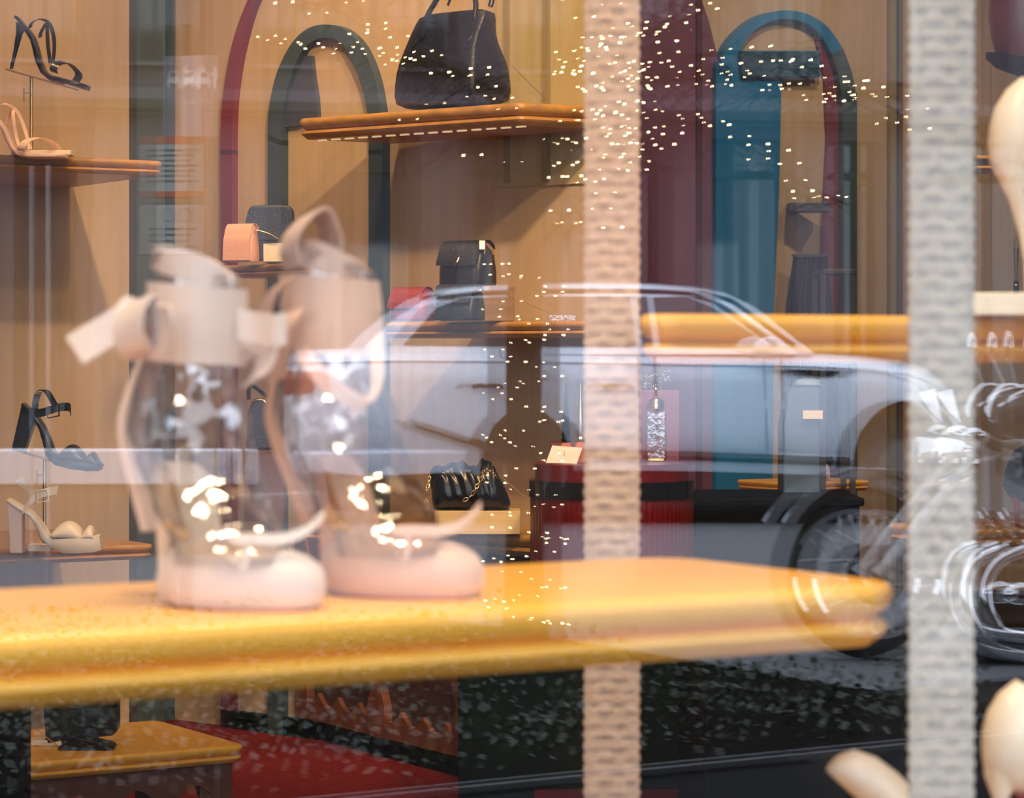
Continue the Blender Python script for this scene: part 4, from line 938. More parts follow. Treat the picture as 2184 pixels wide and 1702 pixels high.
MB().lathe([(6.3 * k, 30 * k), (6.3 * k, 33 * k)], c, 14).build('gold_ring', M_GOLD, t)
MB().lathe([(3 * k, 40 * k), (4 * k, 70 * k), (6 * k, 108 * k), (6 * k, 110 * k)], c, 12).build('tube', mat('bronze_tube', (.25, .15, .08), .3, .6), t, sharp=30)
MB().tube([c + VW((5 * k * math.sin(a * math.pi / 6), 0, 122 * k + 12 * k * -math.cos(a * math.pi / 6))) for a in range(12)], .0013, 6, True).build('loop', M_BRASS, t)
a = LR(2092, 345); c = P(2098, 345, 7.9)
lt = thing('wall_ledge', 'tiny wooden ledge beside the cream pump near the top right', 'shelf', c)
MB().bx(c.x - .02, c.x + .25, 7.9, 8.15, c.z + .008, c.z + .018).build('board', M_WOOD, lt, bevel=.002)
MB().bx(c.x - .01, c.x + .25, 7.91, 8.15, c.z - .012, c.z + .008).build('groove_strip', M_WOOD_B, lt)
MB().bx(c.x - .02, c.x + .25, 7.9, 8.15, c.z - .02, c.z - .012).build('board', M_WOOD, lt, bevel=.002)
# ------------------------------------------------------------------ the street, mirrored in the window: laid out where its mirror image
# appears behind the glass and then carried over by MIR to its real place in front of the shop
ZG = -.16
M_CAR = mat('silver_white_paint', (.70, .76, .86), .25, coat=.6)
M_CARG = mat('car_window_glass', (.02, .022, .026), .05, spec=.8)
M_RUB = mat('tyre_rubber', (.012, .012, .012), .7)
M_TRIM = mat('black_trim', (.012, .012, .013), .4)
M_CHROME = mat('chrome', (.85, .87, .9), .06, 1.0)
M_ALU = mat('alloy_rim', (.35, .36, .38), .3, 1.0)
M_ASPH = mat('asphalt', (.155, .16, .17), .85, noise=.2, scale=(40, 40, 40), bump=.3, bscale=(200, 200, 200), spec=.2)
M_FACADE = mat('facade_stone', (.075, .058, .066), .85, noise=.18, scale=(1.5, 1.5, 1.5))
M_FACADE2 = mat('pale_facade_stone', (.115, .10, .112), .85, noise=.15, scale=(2, 2, 2))
M_DARKB = mat('dark_cornice', (.02, .017, .016), .7)
M_GLASSF = mat('facade_window_glass', (.03, .033, .04), .04, spec=.9)
M_BARK = mat('tree_bark', (.018, .013, .010), .9, noise=.4, scale=(20, 20, 5), bump=.6, bscale=(60, 60, 12))
M_BULB = mat('fairy_bulb', (1, .82, .45), .3, emit=80)
M_WIRE = mat('light_wire', (.02, .02, .02), .6)
M_SOIL = mat('dark_soil', (.008, .007, .006), 1.0, noise=.3, scale=(30, 30, 30), spec=.02)
M_LEAF = mat('ground_cover_leaf', (.022, .037, .013), .35, noise=.5, scale=(5, 5, 5))
M_KERB = mat('kerb_stone', (.36, .36, .37), .85, noise=.2, scale=(8, 8, 8))
M_EDGE = mat('dull_steel_edging', (.13, .13, .14), .6)
M_FORK = mat('pale_chrome_colour', (.72, .73, .76), .35)  # pale diffuse colour in place of chrome, carrying its bright reflections
M_SIGN = mat('sign_plum_face', (.36, .29, .34), .5)
M_SIGNW = mat('sign_white_print', (.95, .95, .96), .5)
M_SIGNF = mat('sign_pale_face', (.35, .36, .38), .4)
M_SIGNR = mat('sign_red_band', (.42, .06, .05), .5)
M_ENG = mat('engine_brown', (.16, .10, .08), .35, .6)
M_POLE = mat('galvanised_pole', (.38, .38, .40), .4)
def G(px, py): return onz(px, py, ZG)
# ground: one plane in real space from the shop front out under everything
s0 = MB()
ublock(s0, -40, 40, -45, 1.2, ZG - .1, ZG)
struct('street', s0, M_ASPH, smooth=False)

# planting bed with kerb in front of the shop, ground cover, tree
pv = MB(); ublock(pv, -9, 12, -4.2, 1.2, ZG, ZG + .02)
struct('pavement', pv, mat('dark_granite_paving', (.012, .012, .013), .9, noise=.3, scale=(20, 20, 20), spec=.05), smooth=False)
bn = [(U * a_ + V * v_) for a_, v_ in ((-3.2, 5.8), (5.6, 5.8), (5.6, 9.7), (-3.2, 9.7))]
bn = [VW((p.x, p.y, ZG)) for p in bn]
bed = thing('planting_bed', 'dark kerbed planting bed with low ground cover in front of the shop', 'planting bed', sum(bn, VW()) / 4, mir=True)
MB().prism([bn[0], bn[1], bn[2], bn[3]], Z * .03).build('soil', M_SOIL, bed, mir=True, smooth=False)
def kerb(a, b, th=.022, hgt=.045):
    d = (b - a).normalized(); n = VW((-d.y, d.x, 0)); L = (b - a).length; m_ = max(1, int(L / 1.1))
    for i in range(m_):
        MB().prism([a + d * (L * i / m_ + .006), a + d * (L * (i + 1) / m_ - .006), a + d * (L * (i + 1) / m_ - .006) + n * th, a + d * (L * i / m_ + .006) + n * th], Z * hgt).build('kerb_edging', M_EDGE, bed, mir=True, smooth=False)
kerb(bn[0], bn[1])
tcx_ = P(1141, 0, 10.0).x; R3 = random.Random(11); mb = MB(); bm = mb.bm
for i in range(14000):
    a_ = R3.uniform(-3.1, 5.5); v_ = 5.95 + 3.65 * R3.random(); dens = .5 + .5 * math.sin(a_ * 2.3 + math.sin(v_ * 3.1) * 2)
    if R3.random() > .35 + .65 * dens: continue
    c = U * a_ + V * v_ + Z * (ZG + .03 + .13 * R3.random() ** 1.3 * (.4 + dens))
    if (c - VW((tcx_, 10.0, c.z))).length < .21: continue
    d = VW((R3.uniform(-1, 1), R3.uniform(-1, 1), R3.uniform(-.5, .7))).normalized() * R3.uniform(.02, .045)
    e = d.cross(VW((R3.uniform(-1, 1), R3.uniform(-1, 1), R3.uniform(-1, 1)))).normalized() * d.length * .38
    mb.face([bm.verts.new(c), bm.verts.new(c + d * .5 + e), bm.verts.new(c + d), bm.verts.new(c + d * .5 - e)])
o = mb.build('ground_cover', M_LEAF, bed, mir=True, kind='stuff', smooth=False)

YT = 10.0
tc_ = VW((P(1140, 0, YT).x, YT, ZG + .02))
tree = thing('street_tree', 'dark bare street tree wrapped in fairy lights', 'tree', tc_, mir=True)
trunk = [VW((P(px, 0, YT).x, YT + dy_, z_)) for px, z_, dy_ in ((1141, ZG + .04, 0), (1139, .1, 0), (1141, .5, .02), (1138, .9, 0), (1142, 1.25, -.02), (1160, 1.6, 0), (1215, 1.95, .03), (1290, 2.3, .05))]
MB().tube(smooth_path(trunk, 4), [.135, .125, .118, .114, .110, .108, .106, .105, .104, .103, .102, .102, .102, .102, .102, .1, .1, .1, .098, .095, .092, .09, .088, .086, .084, .082, .08, .078, .075], 14).build('trunk', M_BARK, tree, mir=True, sharp=80)
BR = [  # branch polylines in picture pixels of the mirror image, radius m
 [(1290, -20), (1230, -60), (1100, -40), (980, -10), (860, -30), (705, 8), (640, 0)],
 [(1150, 300), (1120, 230), (1060, 180), (1005, 150), (930, 122), (835, 128), (775, 100), (705, 108), (625, 95), (580, 80)],
 [(1060, 180), (960, 135), (900, 105), (840, 75), (790, 35), (745, 10)],
 [(1215, 120), (1290, 150), (1365, 165), (1500, 158), (1570, 150), (1650, 175), (1760, 195), (1840, 190), (1930, 215), (1975, 275)],
 [(1200, 200), (1300, 235), (1400, 243), (1520, 262), (1600, 290), (1650, 320), (1685, 370), (1740, 410), (1840, 445)],
 [(1290, -20), (1330, 90), (1400, 60), (1470, 10), (1520, -30)],
 [(1290, 130), (1370, 110), (1440, 50), (1500, 28), (1540, -10)],
 [(1300, 160), (1380, 130), (1440, 80), (1500, 40), (1580, -20)],
 [(1365, 160), (1450, 122), (1530, 115), (1620, 108), (1700, 130), (1790, 180), (1860, 200)],
 [(1500, 158), (1590, 170), (1680, 198), (1760, 200), (1830, 195), (1920, 240)],
 [(1230, 150), (1260, 40), (1290, -60)], [(1240, 200), (1330, 80), (1380, -60)], [(1180, 260), (1240, 240), (1310, 200), (1360, 180)],
 [(1190, 330), (1260, 300), (1330, 280), (1365, 290), (1390, 330)], [(1230, 420), (1290, 330), (1340, 260), (1400, 200)],
 [(1160, 480), (1220, 400), (1260, 300), (1270, 200)], [(1170, 540), (1240, 470), (1300, 400), (1340, 330), (1370, 250)],
 [(1330, 250), (1380, 240), (1420, 280), (1418, 350)], [(1300, 300), (1370, 300), (1405, 330), (1412, 370)], [(1150, 330), (1050, 300), (990, 280), (960, 270)],
]
LBL = []
br_all = []
for i, b_ in enumerate(BR):
    pts = smooth_path([P(px, py, YT + .12 * math.sin(i * 1.7 + j * .9)) for j, (px, py) in enumerate(b_)], 6)
    n = len(pts); r0_ = .028 if i < 5 else .014
    MB().tube(pts, [lerp(r0_, .004, k / (n - 1)) for k in range(n)], 7).build('branch', M_BARK, tree, mir=True, sharp=80)
    br_all.append(pts)
mb = MB()
R4 = random.Random(5)
for pts in br_all:
    for k in range(2, len(pts) - 1):
        for _ in range(2):
            p = pts[k]; d = VW((R4.uniform(-1, 1), R4.uniform(-.5, .5), R4.uniform(-.8, .6))); q1 = p + d * .12; q2 = q1 + (d + VW((R4.uniform(-.6, .6), 0, R4.uniform(-.6, .2)))) * .12
            mb.tube([p, q1, q2], [.0035, .0022, .001], 4)
mb.build('twigs', M_BARK, tree, mir=True, kind='stuff')
def lights(name_label, pts, spacing, jit, r, y_off=-.03):
    t = thing('string_light', name_label, 'string lights', pts[0], 'fairy light strings in the street tree', mir=True)
    MB().tube([p + VW((R4.uniform(-1, 1) * .006, y_off, R4.uniform(-1, 1) * .006 - .01)) for p in pts], .0016, 4).build('wire', M_WIRE, t, mir=True)
    mb = MB(); acc = R4.uniform(0, spacing)
    for a_, b_ in zip(pts, pts[1:]):
        L = (b_ - a_).length; s_ = acc
        while s_ < L:
            p = a_.lerp(b_, s_ / L) + VW((R4.gauss(0, jit), y_off - .015, R4.gauss(0, jit)))
            mb.ball(p, r * R4.uniform(.55, 1.15), 6, 4); s_ += spacing * R4.uniform(.35, 1.9)
        acc = s_ - L
    mb.build('bulbs', M_BULB, t, mir=True, kind='stuff')
where = ['topmost limb on the left', 'long low limb on the left', 'limb falling across the black tote', 'long limb reaching to the pale strap', 'limb drooping towards the blue doorway', 'upright limb by the plum arch', 'slanting limb over the plum arch', 'lower slanting limb over the plum arch', 'limb arching over the blue door', 'limb under the arching one by the blue door',
         'limb rising along the warm strap', 'second limb rising along the warm strap', 'short limb crossing the warm strap', 'drooping limb in front of the warm strap', 'steep limb in front of the warm strap', 'limb starting midway up the trunk', 'lowest steep limb by the warm strap', 'short drooping limb over the plum arch', 'lowest drooping limb over the plum arch', 'short limb under the tote shelf']
for i, pts in enumerate(br_all):
    dense = .042 if i in (10, 11, 12, 13, 14, 15, 16) else (.05 if i in (3, 8, 9, 4, 1) else .062)
    lights('warm white fairy lights strung along the ' + where[i], pts, dense, .028 if i < 10 else .05, .0037)
hel = [VW((P(1140, 0, YT).x + .128 * math.cos(a_ * .55), YT - .128 * abs(math.sin(a_ * .55)) * 1.0, ZG + .12 + a_ * .0135)) for a_ in range(0, 100)]
lights('warm white fairy lights wound round the tree trunk', hel, .08, .004, .0027, -.004)

# signs on a pole at the left
ys_ = 11.5
t = thing('parking_sign', 'grey pole with a plum parking sign showing cars and a person', 'sign', VW((P(100, 0, ys_).x, ys_, ZG)), mir=True)
MB().tube([VW((P(104, 0, ys_).x, ys_, ZG)), VW((P(104, 0, ys_).x, ys_, 1.75))], .0095, 10).build('pole', M_POLE, t, mir=True)
t2 = thing('parking_sign', 'plum parking sign with cars, a person and a number range above two framed panels', 'sign', VW((P(385, 0, ys_).x, ys_, ZG)), mir=True)
MB().tube([VW((P(400, 0, ys_ + .06).x, ys_ + .05, ZG)), VW((P(400, 0, ys_ + .06).x, ys_ + .05, 2.35))], .03, 12).build('pole', M_TRIM, t2, mir=True)
def pl(px0, px1, py0, py1, d=0, th=.008):
    a_, b_ = P(px0, py1, ys_ - d), P(px1, py0, ys_ - d); return MB().bx(a_.x, b_.x, ys_ - d, ys_ - d + th, a_.z, b_.z)
pl(388, 466, 118, 292).build('sign_plate', M_SIGN, t2, mir=True, bevel=.003)
def picto(polys, name, m=M_SIGNW, d=.004):
    mb = MB()
    for pts in polys: mb.prism([P(px, py, ys_ - d) for px, py in pts], Y * .003)
    return mb.build(name, m, t2, mir=True, smooth=False)
def car_front(cx, cy, s_):
    c_ = lambda pts: [(cx + x_ * s_, cy + y_ * s_) for x_, y_ in pts]
    return [c_([(-9, -17), (9, -17), (9, -14.5), (-9, -14.5)]), c_([(-9, -17), (-6.5, -14.5), (-9, -4), (-12, -4)]), c_([(9, -17), (12, -4), (9, -4), (6.5, -14.5)]),
            c_([(-12, -4), (12, -4), (14, 2), (14, 10), (-14, 10), (-14, 2)]), c_([(-14, 10), (-8, 10), (-9, 19), (-13, 17)]), c_([(8, 10), (14, 10), (13, 17), (9, 19)])]
picto(car_front(408, 167, 1.0), 'car_pictogram'); picto(car_front(437, 169, 1.0), 'car_pictogram')
picto([[(457, 142), (462, 142), (462, 148), (457, 148)], [(456, 149), (464, 149), (466, 165), (462, 170), (462, 190), (457, 190), (456, 170)], [(449, 158), (456, 154), (456, 158), (449, 161)]], 'person_pictogram')
picto([[(431, 137), (435, 137), (435, 143), (431, 143)], [(428, 145), (438, 145), (438, 152), (428, 152)]], 'person_pictogram')
def text(body, px, py, hpx, parent, m, name='lettering', d=.005):
    cu = bpy.data.curves.new('t', 'FONT'); cu.body = body; cu.size = 1; cu.align_x = 'CENTER'
    ob = bpy.data.objects.new('t', cu); COL.objects.link(ob); dg = bpy.context.evaluated_depsgraph_get()
    me = bpy.data.meshes.new_from_object(ob.evaluated_get(dg)); k = hpx / .72
    mb = MB(); vs_ = [mb.bm.verts.new(P(px - v.co.x * k, py - v.co.y * k, ys_ - d)) for v in me.vertices]     # x reversed: the window mirrors it back
    for p in me.polygons: mb.face([vs_[i] for i in p.vertices])
    bpy.data.objects.remove(ob); bpy.data.meshes.remove(me); bpy.data.curves.remove(cu)
    return mb.build(name, m, parent, mir=True, smooth=False)
text('U-31-31', 427, 221, 10, t2, M_SIGNW)
for (y0_, y1_, red) in ((288, 422, True), (432, 545, False)):
    pl(330, 440, y0_, y1_, 0).build('frame_panel', M_TRIM, t2, mir=True, bevel=.004)
    pl(334, 436, y0_ + 4, y1_ - 4, .002).build('panel_face', M_SIGNF, t2, mir=True)
    if red:
        pl(334, 436, 290, 306, .004).build('red_band', M_SIGNR, t2, mir=True); pl(334, 436, 407, 420, .004).build('red_band', M_SIGNR, t2, mir=True)
        for k in range(7): pl(348, 424 - 9 * (k % 3), 318 + k * 11, 321 + k * 11, .004).build('printed_line', M_TRIM, t2, mir=True)
    else:
        MB().tube([P(397 + 14 * math.cos(a_ * .3927), 458 + 14 * math.sin(a_ * .3927), ys_ - .004) for a_ in range(16)], .0022, 6, True).build('ring_mark', M_TRIM, t2, mir=True)
        for k in range(4): pl(355, 420 - 9 * (k % 3), 486 + k * 13, 489 + k * 13, .004).build('printed_line', M_TRIM, t2, mir=True)

# ---- parked car
YCAR = 17.5; kc = YCAR / F
car = thing('car', 'pale silver estate car parked at the kerb, mirrored in the window', 'car', VW((P(1360, 0, YCAR).x, YCAR + .85, ZG)), mir=True)
def cp(px, py, d): return VW((P(px, py, YCAR).x, YCAR + d, P(px, py, YCAR).z))
topl = [(634, 800), (640, 758), (655, 745), (850, 741), (1060, 742), (1225, 744), (1500, 749), (1720, 752), (1850, 758), (1940, 770), (1995, 788), (2030, 815), (2052, 850), (2068, 900), (2078, 950), (2080, 990)]
def top_y(x): return interp(topl, x)
ARCH = [(1945, 985, 122), (1142, 985, 112)]
def bot_y(x):
    y_ = interp([(634, 960), (660, 1010), (800, 1020), (1300, 1005), (1830, 1018), (2040, 1020), (2080, 1000)], x)
    for cx_, cyy, r in ARCH:
        if abs(x - cx_) < r: y_ = min(y_, cyy - math.sqrt(r * r - (x - cx_) ** 2) * 1.08 + 0)
    return y_
xs = sorted(set([634, 637, 641, 648, 660, 680, 720, 780, 850] + list(range(900, 1831, 40)) + [1010, 1225] + list(range(1824, 2068, 8)) + list(range(1024, 1262, 12)) + [2060, 2066, 2071, 2075, 2078, 2080]))
W_ = 1.75
rings = []
for x_ in xs:
    ty, by = top_y(x_), bot_y(x_); by = max(by, ty + 3)
    pl_ = max(0, (x_ - 1960) / 120) ** 2 * .34 + max(0, (690 - x_) / 56) ** 2 * .22
    near = []
    for f, h, d in ((0, 0, .30), (0, 3, .20), (0, 10, .12), (0, 22, .06), (0, 28, .025), (0, 33, .035), (0, 42, .02), (0, 70, 0), (0, 110, -.005), (0, 160, .0), (0, 205, .02), (0, 218, .045), (0, 226, .02), (0, 245, .03), (0, 290, .09)):
        near.append((min(ty + h, by), d))
    near[-1] = (by, .06 if by > 950 else .05)
    r = [cp(x_, py, d + pl_) for py, d in near] + [cp(x_, py, W_ - d - pl_) for py, d in near[::-1]]
    rings.append(r)
MB().loft(rings).build('body', M_CAR, car, mir=True, sharp=28)
roofl = [(770, 746), (800, 715), (850, 672), (900, 640), (960, 618), (1050, 608), (1250, 603), (1400, 605), (1500, 613), (1560, 625), (1620, 655), (1680, 703), (1740, 753)]
def gd(py): return .11 + (750 - py) / 150 * .26
rings = []
for x_ in sorted(set([p[0] for p in roofl] + list(range(780, 1740, 30)))):
    ry = min(interp(roofl, x_), 751); n_ = 6
    near = [(lerp(756, ry, k / n_), gd(lerp(756, ry, k / n_))) for k in range(n_ + 1)]
    near.append((ry - 5 * min(1, (752 - ry) / 60), gd(ry) + .10))
    rings.append([cp(x_, py, d) for py, d in near] + [cp(x_, py, W_ - d) for py, d in near[::-1]])
MB().loft(rings).build('cabin', M_CAR, car, mir=True, sharp=40)
def side_win(pts, name='side_window'):
    for far in (0, 1):
        mb = MB(); a_ = [cp(px, py, gd(py) - .012 if not far else W_ - gd(py) + .012) for px, py in pts]
        mb.prism(a_, Y * (.02 if not far else -.02)).build(name, M_CARG, car, mir=True, smooth=False)
side_win([(1412, 738), (1400, 632), (1505, 630), (1560, 652), (1690, 742)]); side_win([(1150, 738), (1150, 630), (1385, 630), (1395, 738)]); side_win([(860, 735), (930, 655), (985, 634), (1130, 630), (1130, 738)])
for a0, a1 in (((1508, 618), (1735, 745)),):
    MB().prism([cp(1522, 616, .42), cp(1522, 616, W_ - .42), cp(1722, 738, W_ - .2), cp(1722, 738, .2)], VW((.012, 0, .02))).build('windscreen', M_CARG, car, mir=True, smooth=False)
MB().tube([cp(px, py, gd(py) - .005) for px, py in ((930, 634), (1050, 622), (1250, 618), (1420, 619), (1510, 624), (1570, 640), (1700, 738))], .016, 8).build('window_trim', M_TRIM, car, mir=True)
MB().tube([cp(px, py, .0) for px, py in ((1180, 966), (1500, 973), (1815, 985))], .03, 8).build('sill_strip', M_TRIM, car, mir=True)
for x_, y0_, y1_ in ((1395, 760, 965), (1120, 760, 880), (1665, 765, 975)):
    MB().prism([cp(x_, y0_, -.004), cp(x_ + 4, y0_, -.004), cp(x_ + 12, y1_, -.004), cp(x_ + 8, y1_, -.004)], Y * .02).build('door_gap', M_TRIM, car, mir=True)
for x_ in (1290, 1010): MB().tube([cp(x_, 826, -.012), cp(x_ + 12, 822, -.035), cp(x_ + 52, 822, -.035), cp(x_ + 62, 826, -.012)], .014, 8).build('door_handle', M_TRIM, car, mir=True)
MB().prism([cp(1672, 787, -.01), cp(1765, 789, -.01), cp(1830, 792, .0), cp(1800, 804, .0), cp(1740, 802, -.01)], Y * .03).build('turn_lamp', M_TRIM, car, mir=True)
MB().ball(cp(1640, 742, -.10), VW((.11, .06, .075)), 14, 9).build('door_mirror', M_CAR, car, mir=True, sharp=80)
MB().prism([cp(640, 790, .0), cp(700, 795, -.006), cp(705, 835, -.006), cp(640, 845, .0)], Y * .05).build('tail_lamp', M_SIGNR, car, mir=True)
MB().prism([cp(872, 893, -.006), cp(900, 900, -.006), cp(1060, 950, -.004), cp(1058, 966, -.004), cp(890, 912, -.006)], Y * .02).build('crease_shade', M_TRIM, car, mir=True)  # dark strip standing in for shadow and dark reflection along a crease
MB().prism([cp(2040, 830, .14), cp(2062, 880, .26), cp(2068, 905, .32), cp(2030, 880, .08), cp(1998, 838, .04)], Y * .04).build('headlamp', M_CHROME, car, mir=True)
for cx_, cyy, r in ARCH:
    for d in (.09, W_ - .09):
        sgn = 1 if d < 1 else -1
        wc = cp(cx_, 1006, d); ax = (VW((0, sgn, 0)), X, Z)
        wh = MB().lathe([(.21, .0), (.29, -.01), (.335, .02), (.342, .1), (.335, .18), (.29, .21), (.21, .2)], wc, 32, ax, caps=False).build('wheel', M_RUB, car, mir=True, sharp=40)
        MB().lathe([(.001, .05), (.06, .04), (.2, .06), (.205, .0), (.22, .0), (.22, .08)], wc, 32, ax).build('rim', M_ALU, wh, mir=True)
for a0, a1 in ((690, 1015), (1268, 1815)):
    MB().prism([cp(a0, 1000, .05), cp(a1, 1000, .05), cp(a1 - 14, 1092, .09), cp(a0 + 14, 1092, .09)], Y * .2).build('shade_skirt', M_TRIM, car, mir=True, bevel=.02)  # dark blocks added below the sills, standing in for shade under the car
MB().bx(cp(760, 0, 0).x, cp(1990, 0, 0).x, YCAR + .36, YCAR + W_ - .36, cp(0, 1100, 0).z, cp(0, 860, 0).z).build('underbody', M_TRIM, car, mir=True)  # reaches down near the ground to deepen the shade under the car

# ---- motorcycle close to the kerb
YM_ = 9.9; km = YM_ / F
mo = thing('motorcycle', 'black and chrome motorcycle parked nearest the shop, mirrored in the window', 'motorcycle', VW((P(2150, 0, YM_).x, YM_, ZG)), mir=True)
def mp(px, py, d=0): return VW((P(px, py, YM_).x, YM_ + d, P(px, py, YM_).z))
wc = mp(1868, 1322); dz_ = 0
AX = (Y, X, Z)
def wheel(c):
    w_ = MB().lathe([(.236, -.045), (.27, -.06), (.305, -.04), (.315, 0), (.305, .04), (.27, .06), (.236, .045)], c, 40, AX, caps=False).build('tyre', M_RUB, mo, mir=True, sharp=80)
    MB().lathe([(.216, -.035), (.238, -.045), (.238, .045), (.216, .035), (.216, -.035)], c, 40, AX, caps=False).build('rim', M_CHROME, w_, mir=True, sharp=40)
    MB().lathe([(.001, -.06), (.035, -.06), (.04, 0), (.035, .06), (.001, .06)], c, 16, AX).build('hub', M_CHROME, w_, mir=True)
    for k in range(10):
        a_ = k * 2 * math.pi / 10 + .2; m_ = c + X * (.12 * math.cos(a_)) + Z * (.12 * math.sin(a_))
        mb = MB(); mb.tube([c + X * (.035 * math.cos(a_)) + Z * (.035 * math.sin(a_)) - Y * .02, m_ - Y * .025], .009, 6)
        for s_ in (-.24, .24): mb.tube([m_ - Y * .025, c + X * (.22 * math.cos(a_ + s_)) + Z * (.22 * math.sin(a_ + s_)) - Y * .03], .008, 6)
        mb.build('spoke', M_FORK, w_, mir=True)
    MB().lathe([(.06, -.07), (.11, -.07), (.11, -.066), (.06, -.066), (.06, -.07)], c, 28, AX, caps=False).build('brake_disc', M_ALU, w_, mir=True)
wc.z = ZG + .3155; wheel(wc); wr = mp(2760, 0); wr.z = ZG + .3155; wheel(wr)
fen = []
for k in range(15):
    a_ = math.radians(18 + k * 9.5); p = wc + (X * math.cos(a_) + Z * math.sin(a_)) * .352
    fen.append([p - Y * .075, p - Y * .06 + (p - wc) * .09, p + Y * .06 + (p - wc) * .09, p + Y * .075, p + Y * .06 + (p - wc) * .05, p - Y * .06 + (p - wc) * .05])
MB().loft(fen).build('front_mudguard', mat('plum_black_paint', (.02, .018, .026), .12, coat=.8), mo, mir=True, sharp=50)
hd = VW((wc.x + .40, YM_, 0)); topz = P(0, 925, YM_).z
for d in (-.09, .09):
    MB().tube([wc + Y * d, VW((wc.x + .20, YM_ + d, lerp(wc.z, topz, .5)))], .024, 10).build('fork_leg', M_FORK, mo, mir=True)
    MB().tube([VW((wc.x + .20, YM_ + d, lerp(wc.z, topz, .5))), VW((wc.x + .40, YM_ + d, topz))], .017, 10).build('fork_tube', M_FORK, mo, mir=True)
MB().lathe([(.001, -.10), (.05, -.09), (.085, -.03), (.095, .05), (.09, .06), (.001, .075)], mp(2030, 985, -.02), 24, (-X, Y, Z)).build('headlamp', M_CHROME, mo, mir=True)
hb0 = VW((wc.x + .43, YM_, topz + .05))
MB().tube(smooth_path([hb0 + VW((.22, -.38, .10)), hb0 + VW((.10, -.33, .12)), hb0 + VW((0, -.10, .05)), hb0, hb0 + VW((0, .10, .05)), hb0 + VW((.10, .33, .12)), hb0 + VW((.22, .38, .10))], 5), .013, 8).build('handlebar', M_CHROME, mo, mir=True)
for s_ in (-1, 1):
    g_ = hb0 + VW((.16, .36 * s_, .11)); MB().tube([g_, g_ + VW((.11, .04 * s_, -.02))], .018, 8).build('grip', M_RUB, mo, mir=True)
    MB().tube([hb0 + VW((.1, .33 * s_, .12)), hb0 + VW((.06, .36 * s_, .22))], .005, 6).build('mirror_stem', M_CHROME, mo, mir=True)
    MB().ball(hb0 + VW((.06, .37 * s_, .27)), VW((.02, .035, .055)), 12, 8).build('mirror', M_CHROME, mo, mir=True, sharp=80)
    MB().ball(mp(2062, 925, -.16 * s_), VW((.045, .028, .028)), 12, 8).build('turn_lamp', M_CHROME, mo, mir=True, sharp=80)
tank = []
for f in range(9):
    t_ = f / 8; c = hb0 + VW((.10 + .5 * t_, 0, -.14 - .10 * t_)); ry_ = .135 * math.sin(math.pi * (.18 + .74 * t_)) ** .6; rz_ = .11 * math.sin(math.pi * (.15 + .75 * t_)) ** .6
    tank.append([c + Y * (ry_ * math.cos(a_ * math.pi / 8)) + Z * (rz_ * math.sin(a_ * math.pi / 8)) for a_ in range(16)])
MB().loft(tank).build('fuel_tank', mat('black_tank_paint', (.012, .012, .014), .1, coat=.8), mo, mir=True, sharp=80)
seat = [[hb0 + VW((.62 + .55 * t_, ry_, -.18 - .05 * math.sin(math.pi * t_) + dz2)) for ry_, dz2 in ((-.13, 0), (-.1, .05), (.1, .05), (.13, 0), (.1, -.05), (-.1, -.05))] for t_ in (0, .25, .5, .75, 1)]
MB().loft(seat).build('seat', M_LEATHER, mo, mir=True, sharp=60)
ec = mp(2200, 1225)
MB().box(ec - Z * .07, X * .17, Y * .12, Z * .12).build('crankcase', M_ENG, mo, mir=True, bevel=.03, seg=3)
for s_ in (-1, 1):
    ax_ = VW((s_ * .55, 0, .84)).normalized()
    for k in range(7):
        c = ec + ax_ * (.06 + k * .026); MB().box(c, VW((ax_.z, 0, -ax_.x)) * .075, Y * .085, ax_ * .005).build('cylinder_fin', M_ENG, mo, mir=True, bevel=.003)
    MB().tube([ec + ax_ * .02, ec + ax_ * .26], .055, 12).build('cylinder', M_CHROME, mo, mir=True)
for i, pts in enumerate(([(2110, 1160, -.13), (2065, 1180, -.17), (2046, 1240, -.18), (2056, 1310, -.19), (2110, 1370, -.2), (2250, 1392, -.2), (2500, 1392, -.21), (2800, 1370, -.22)], [(2180, 1165, -.13), (2110, 1195, -.17), (2085, 1250, -.19), (2100, 1310, -.2), (2160, 1345, -.21), (2500, 1352, -.22), (2800, 1330, -.22)])):
    MB().tube(smooth_path([mp(*p) for p in pts], 6), .026, 10).build('exhaust_pipe', M_CHROME, mo, mir=True, sharp=80)
MB().tube([VW((wc.x + .44, YM_, topz - .05)), mp(2130, 1180), mp(2140, 1390), mp(2500, 1395), VW((wr.x, YM_, wr.z))], .024, 8).build('frame', M_TRIM, mo, mir=True)
MB().tube([VW((wc.x + .46, YM_, topz - .02)), mp(2600, 1120), VW((wr.x, YM_, wr.z))], .022, 8).build('frame', M_TRIM, mo, mir=True)
MB().ball(mp(2160, 1260, -.14), VW((.085, .05, .055)), 16, 10).build('horn_cover', M_CHROME, mo, mir=True, sharp=80)
MB().box(mp(2200, 1400, -.02), X * .22, Y * .13, Z * .06).build('belly_pan', M_TRIM, mo, mir=True, bevel=.03, seg=3)
MB().tube([mp(2380, 1380, -.1), VW((mp(2420, 0).x, YM_ - .22, ZG + .006))], .009, 6).build('side_stand', M_CHROME, mo, mir=True)

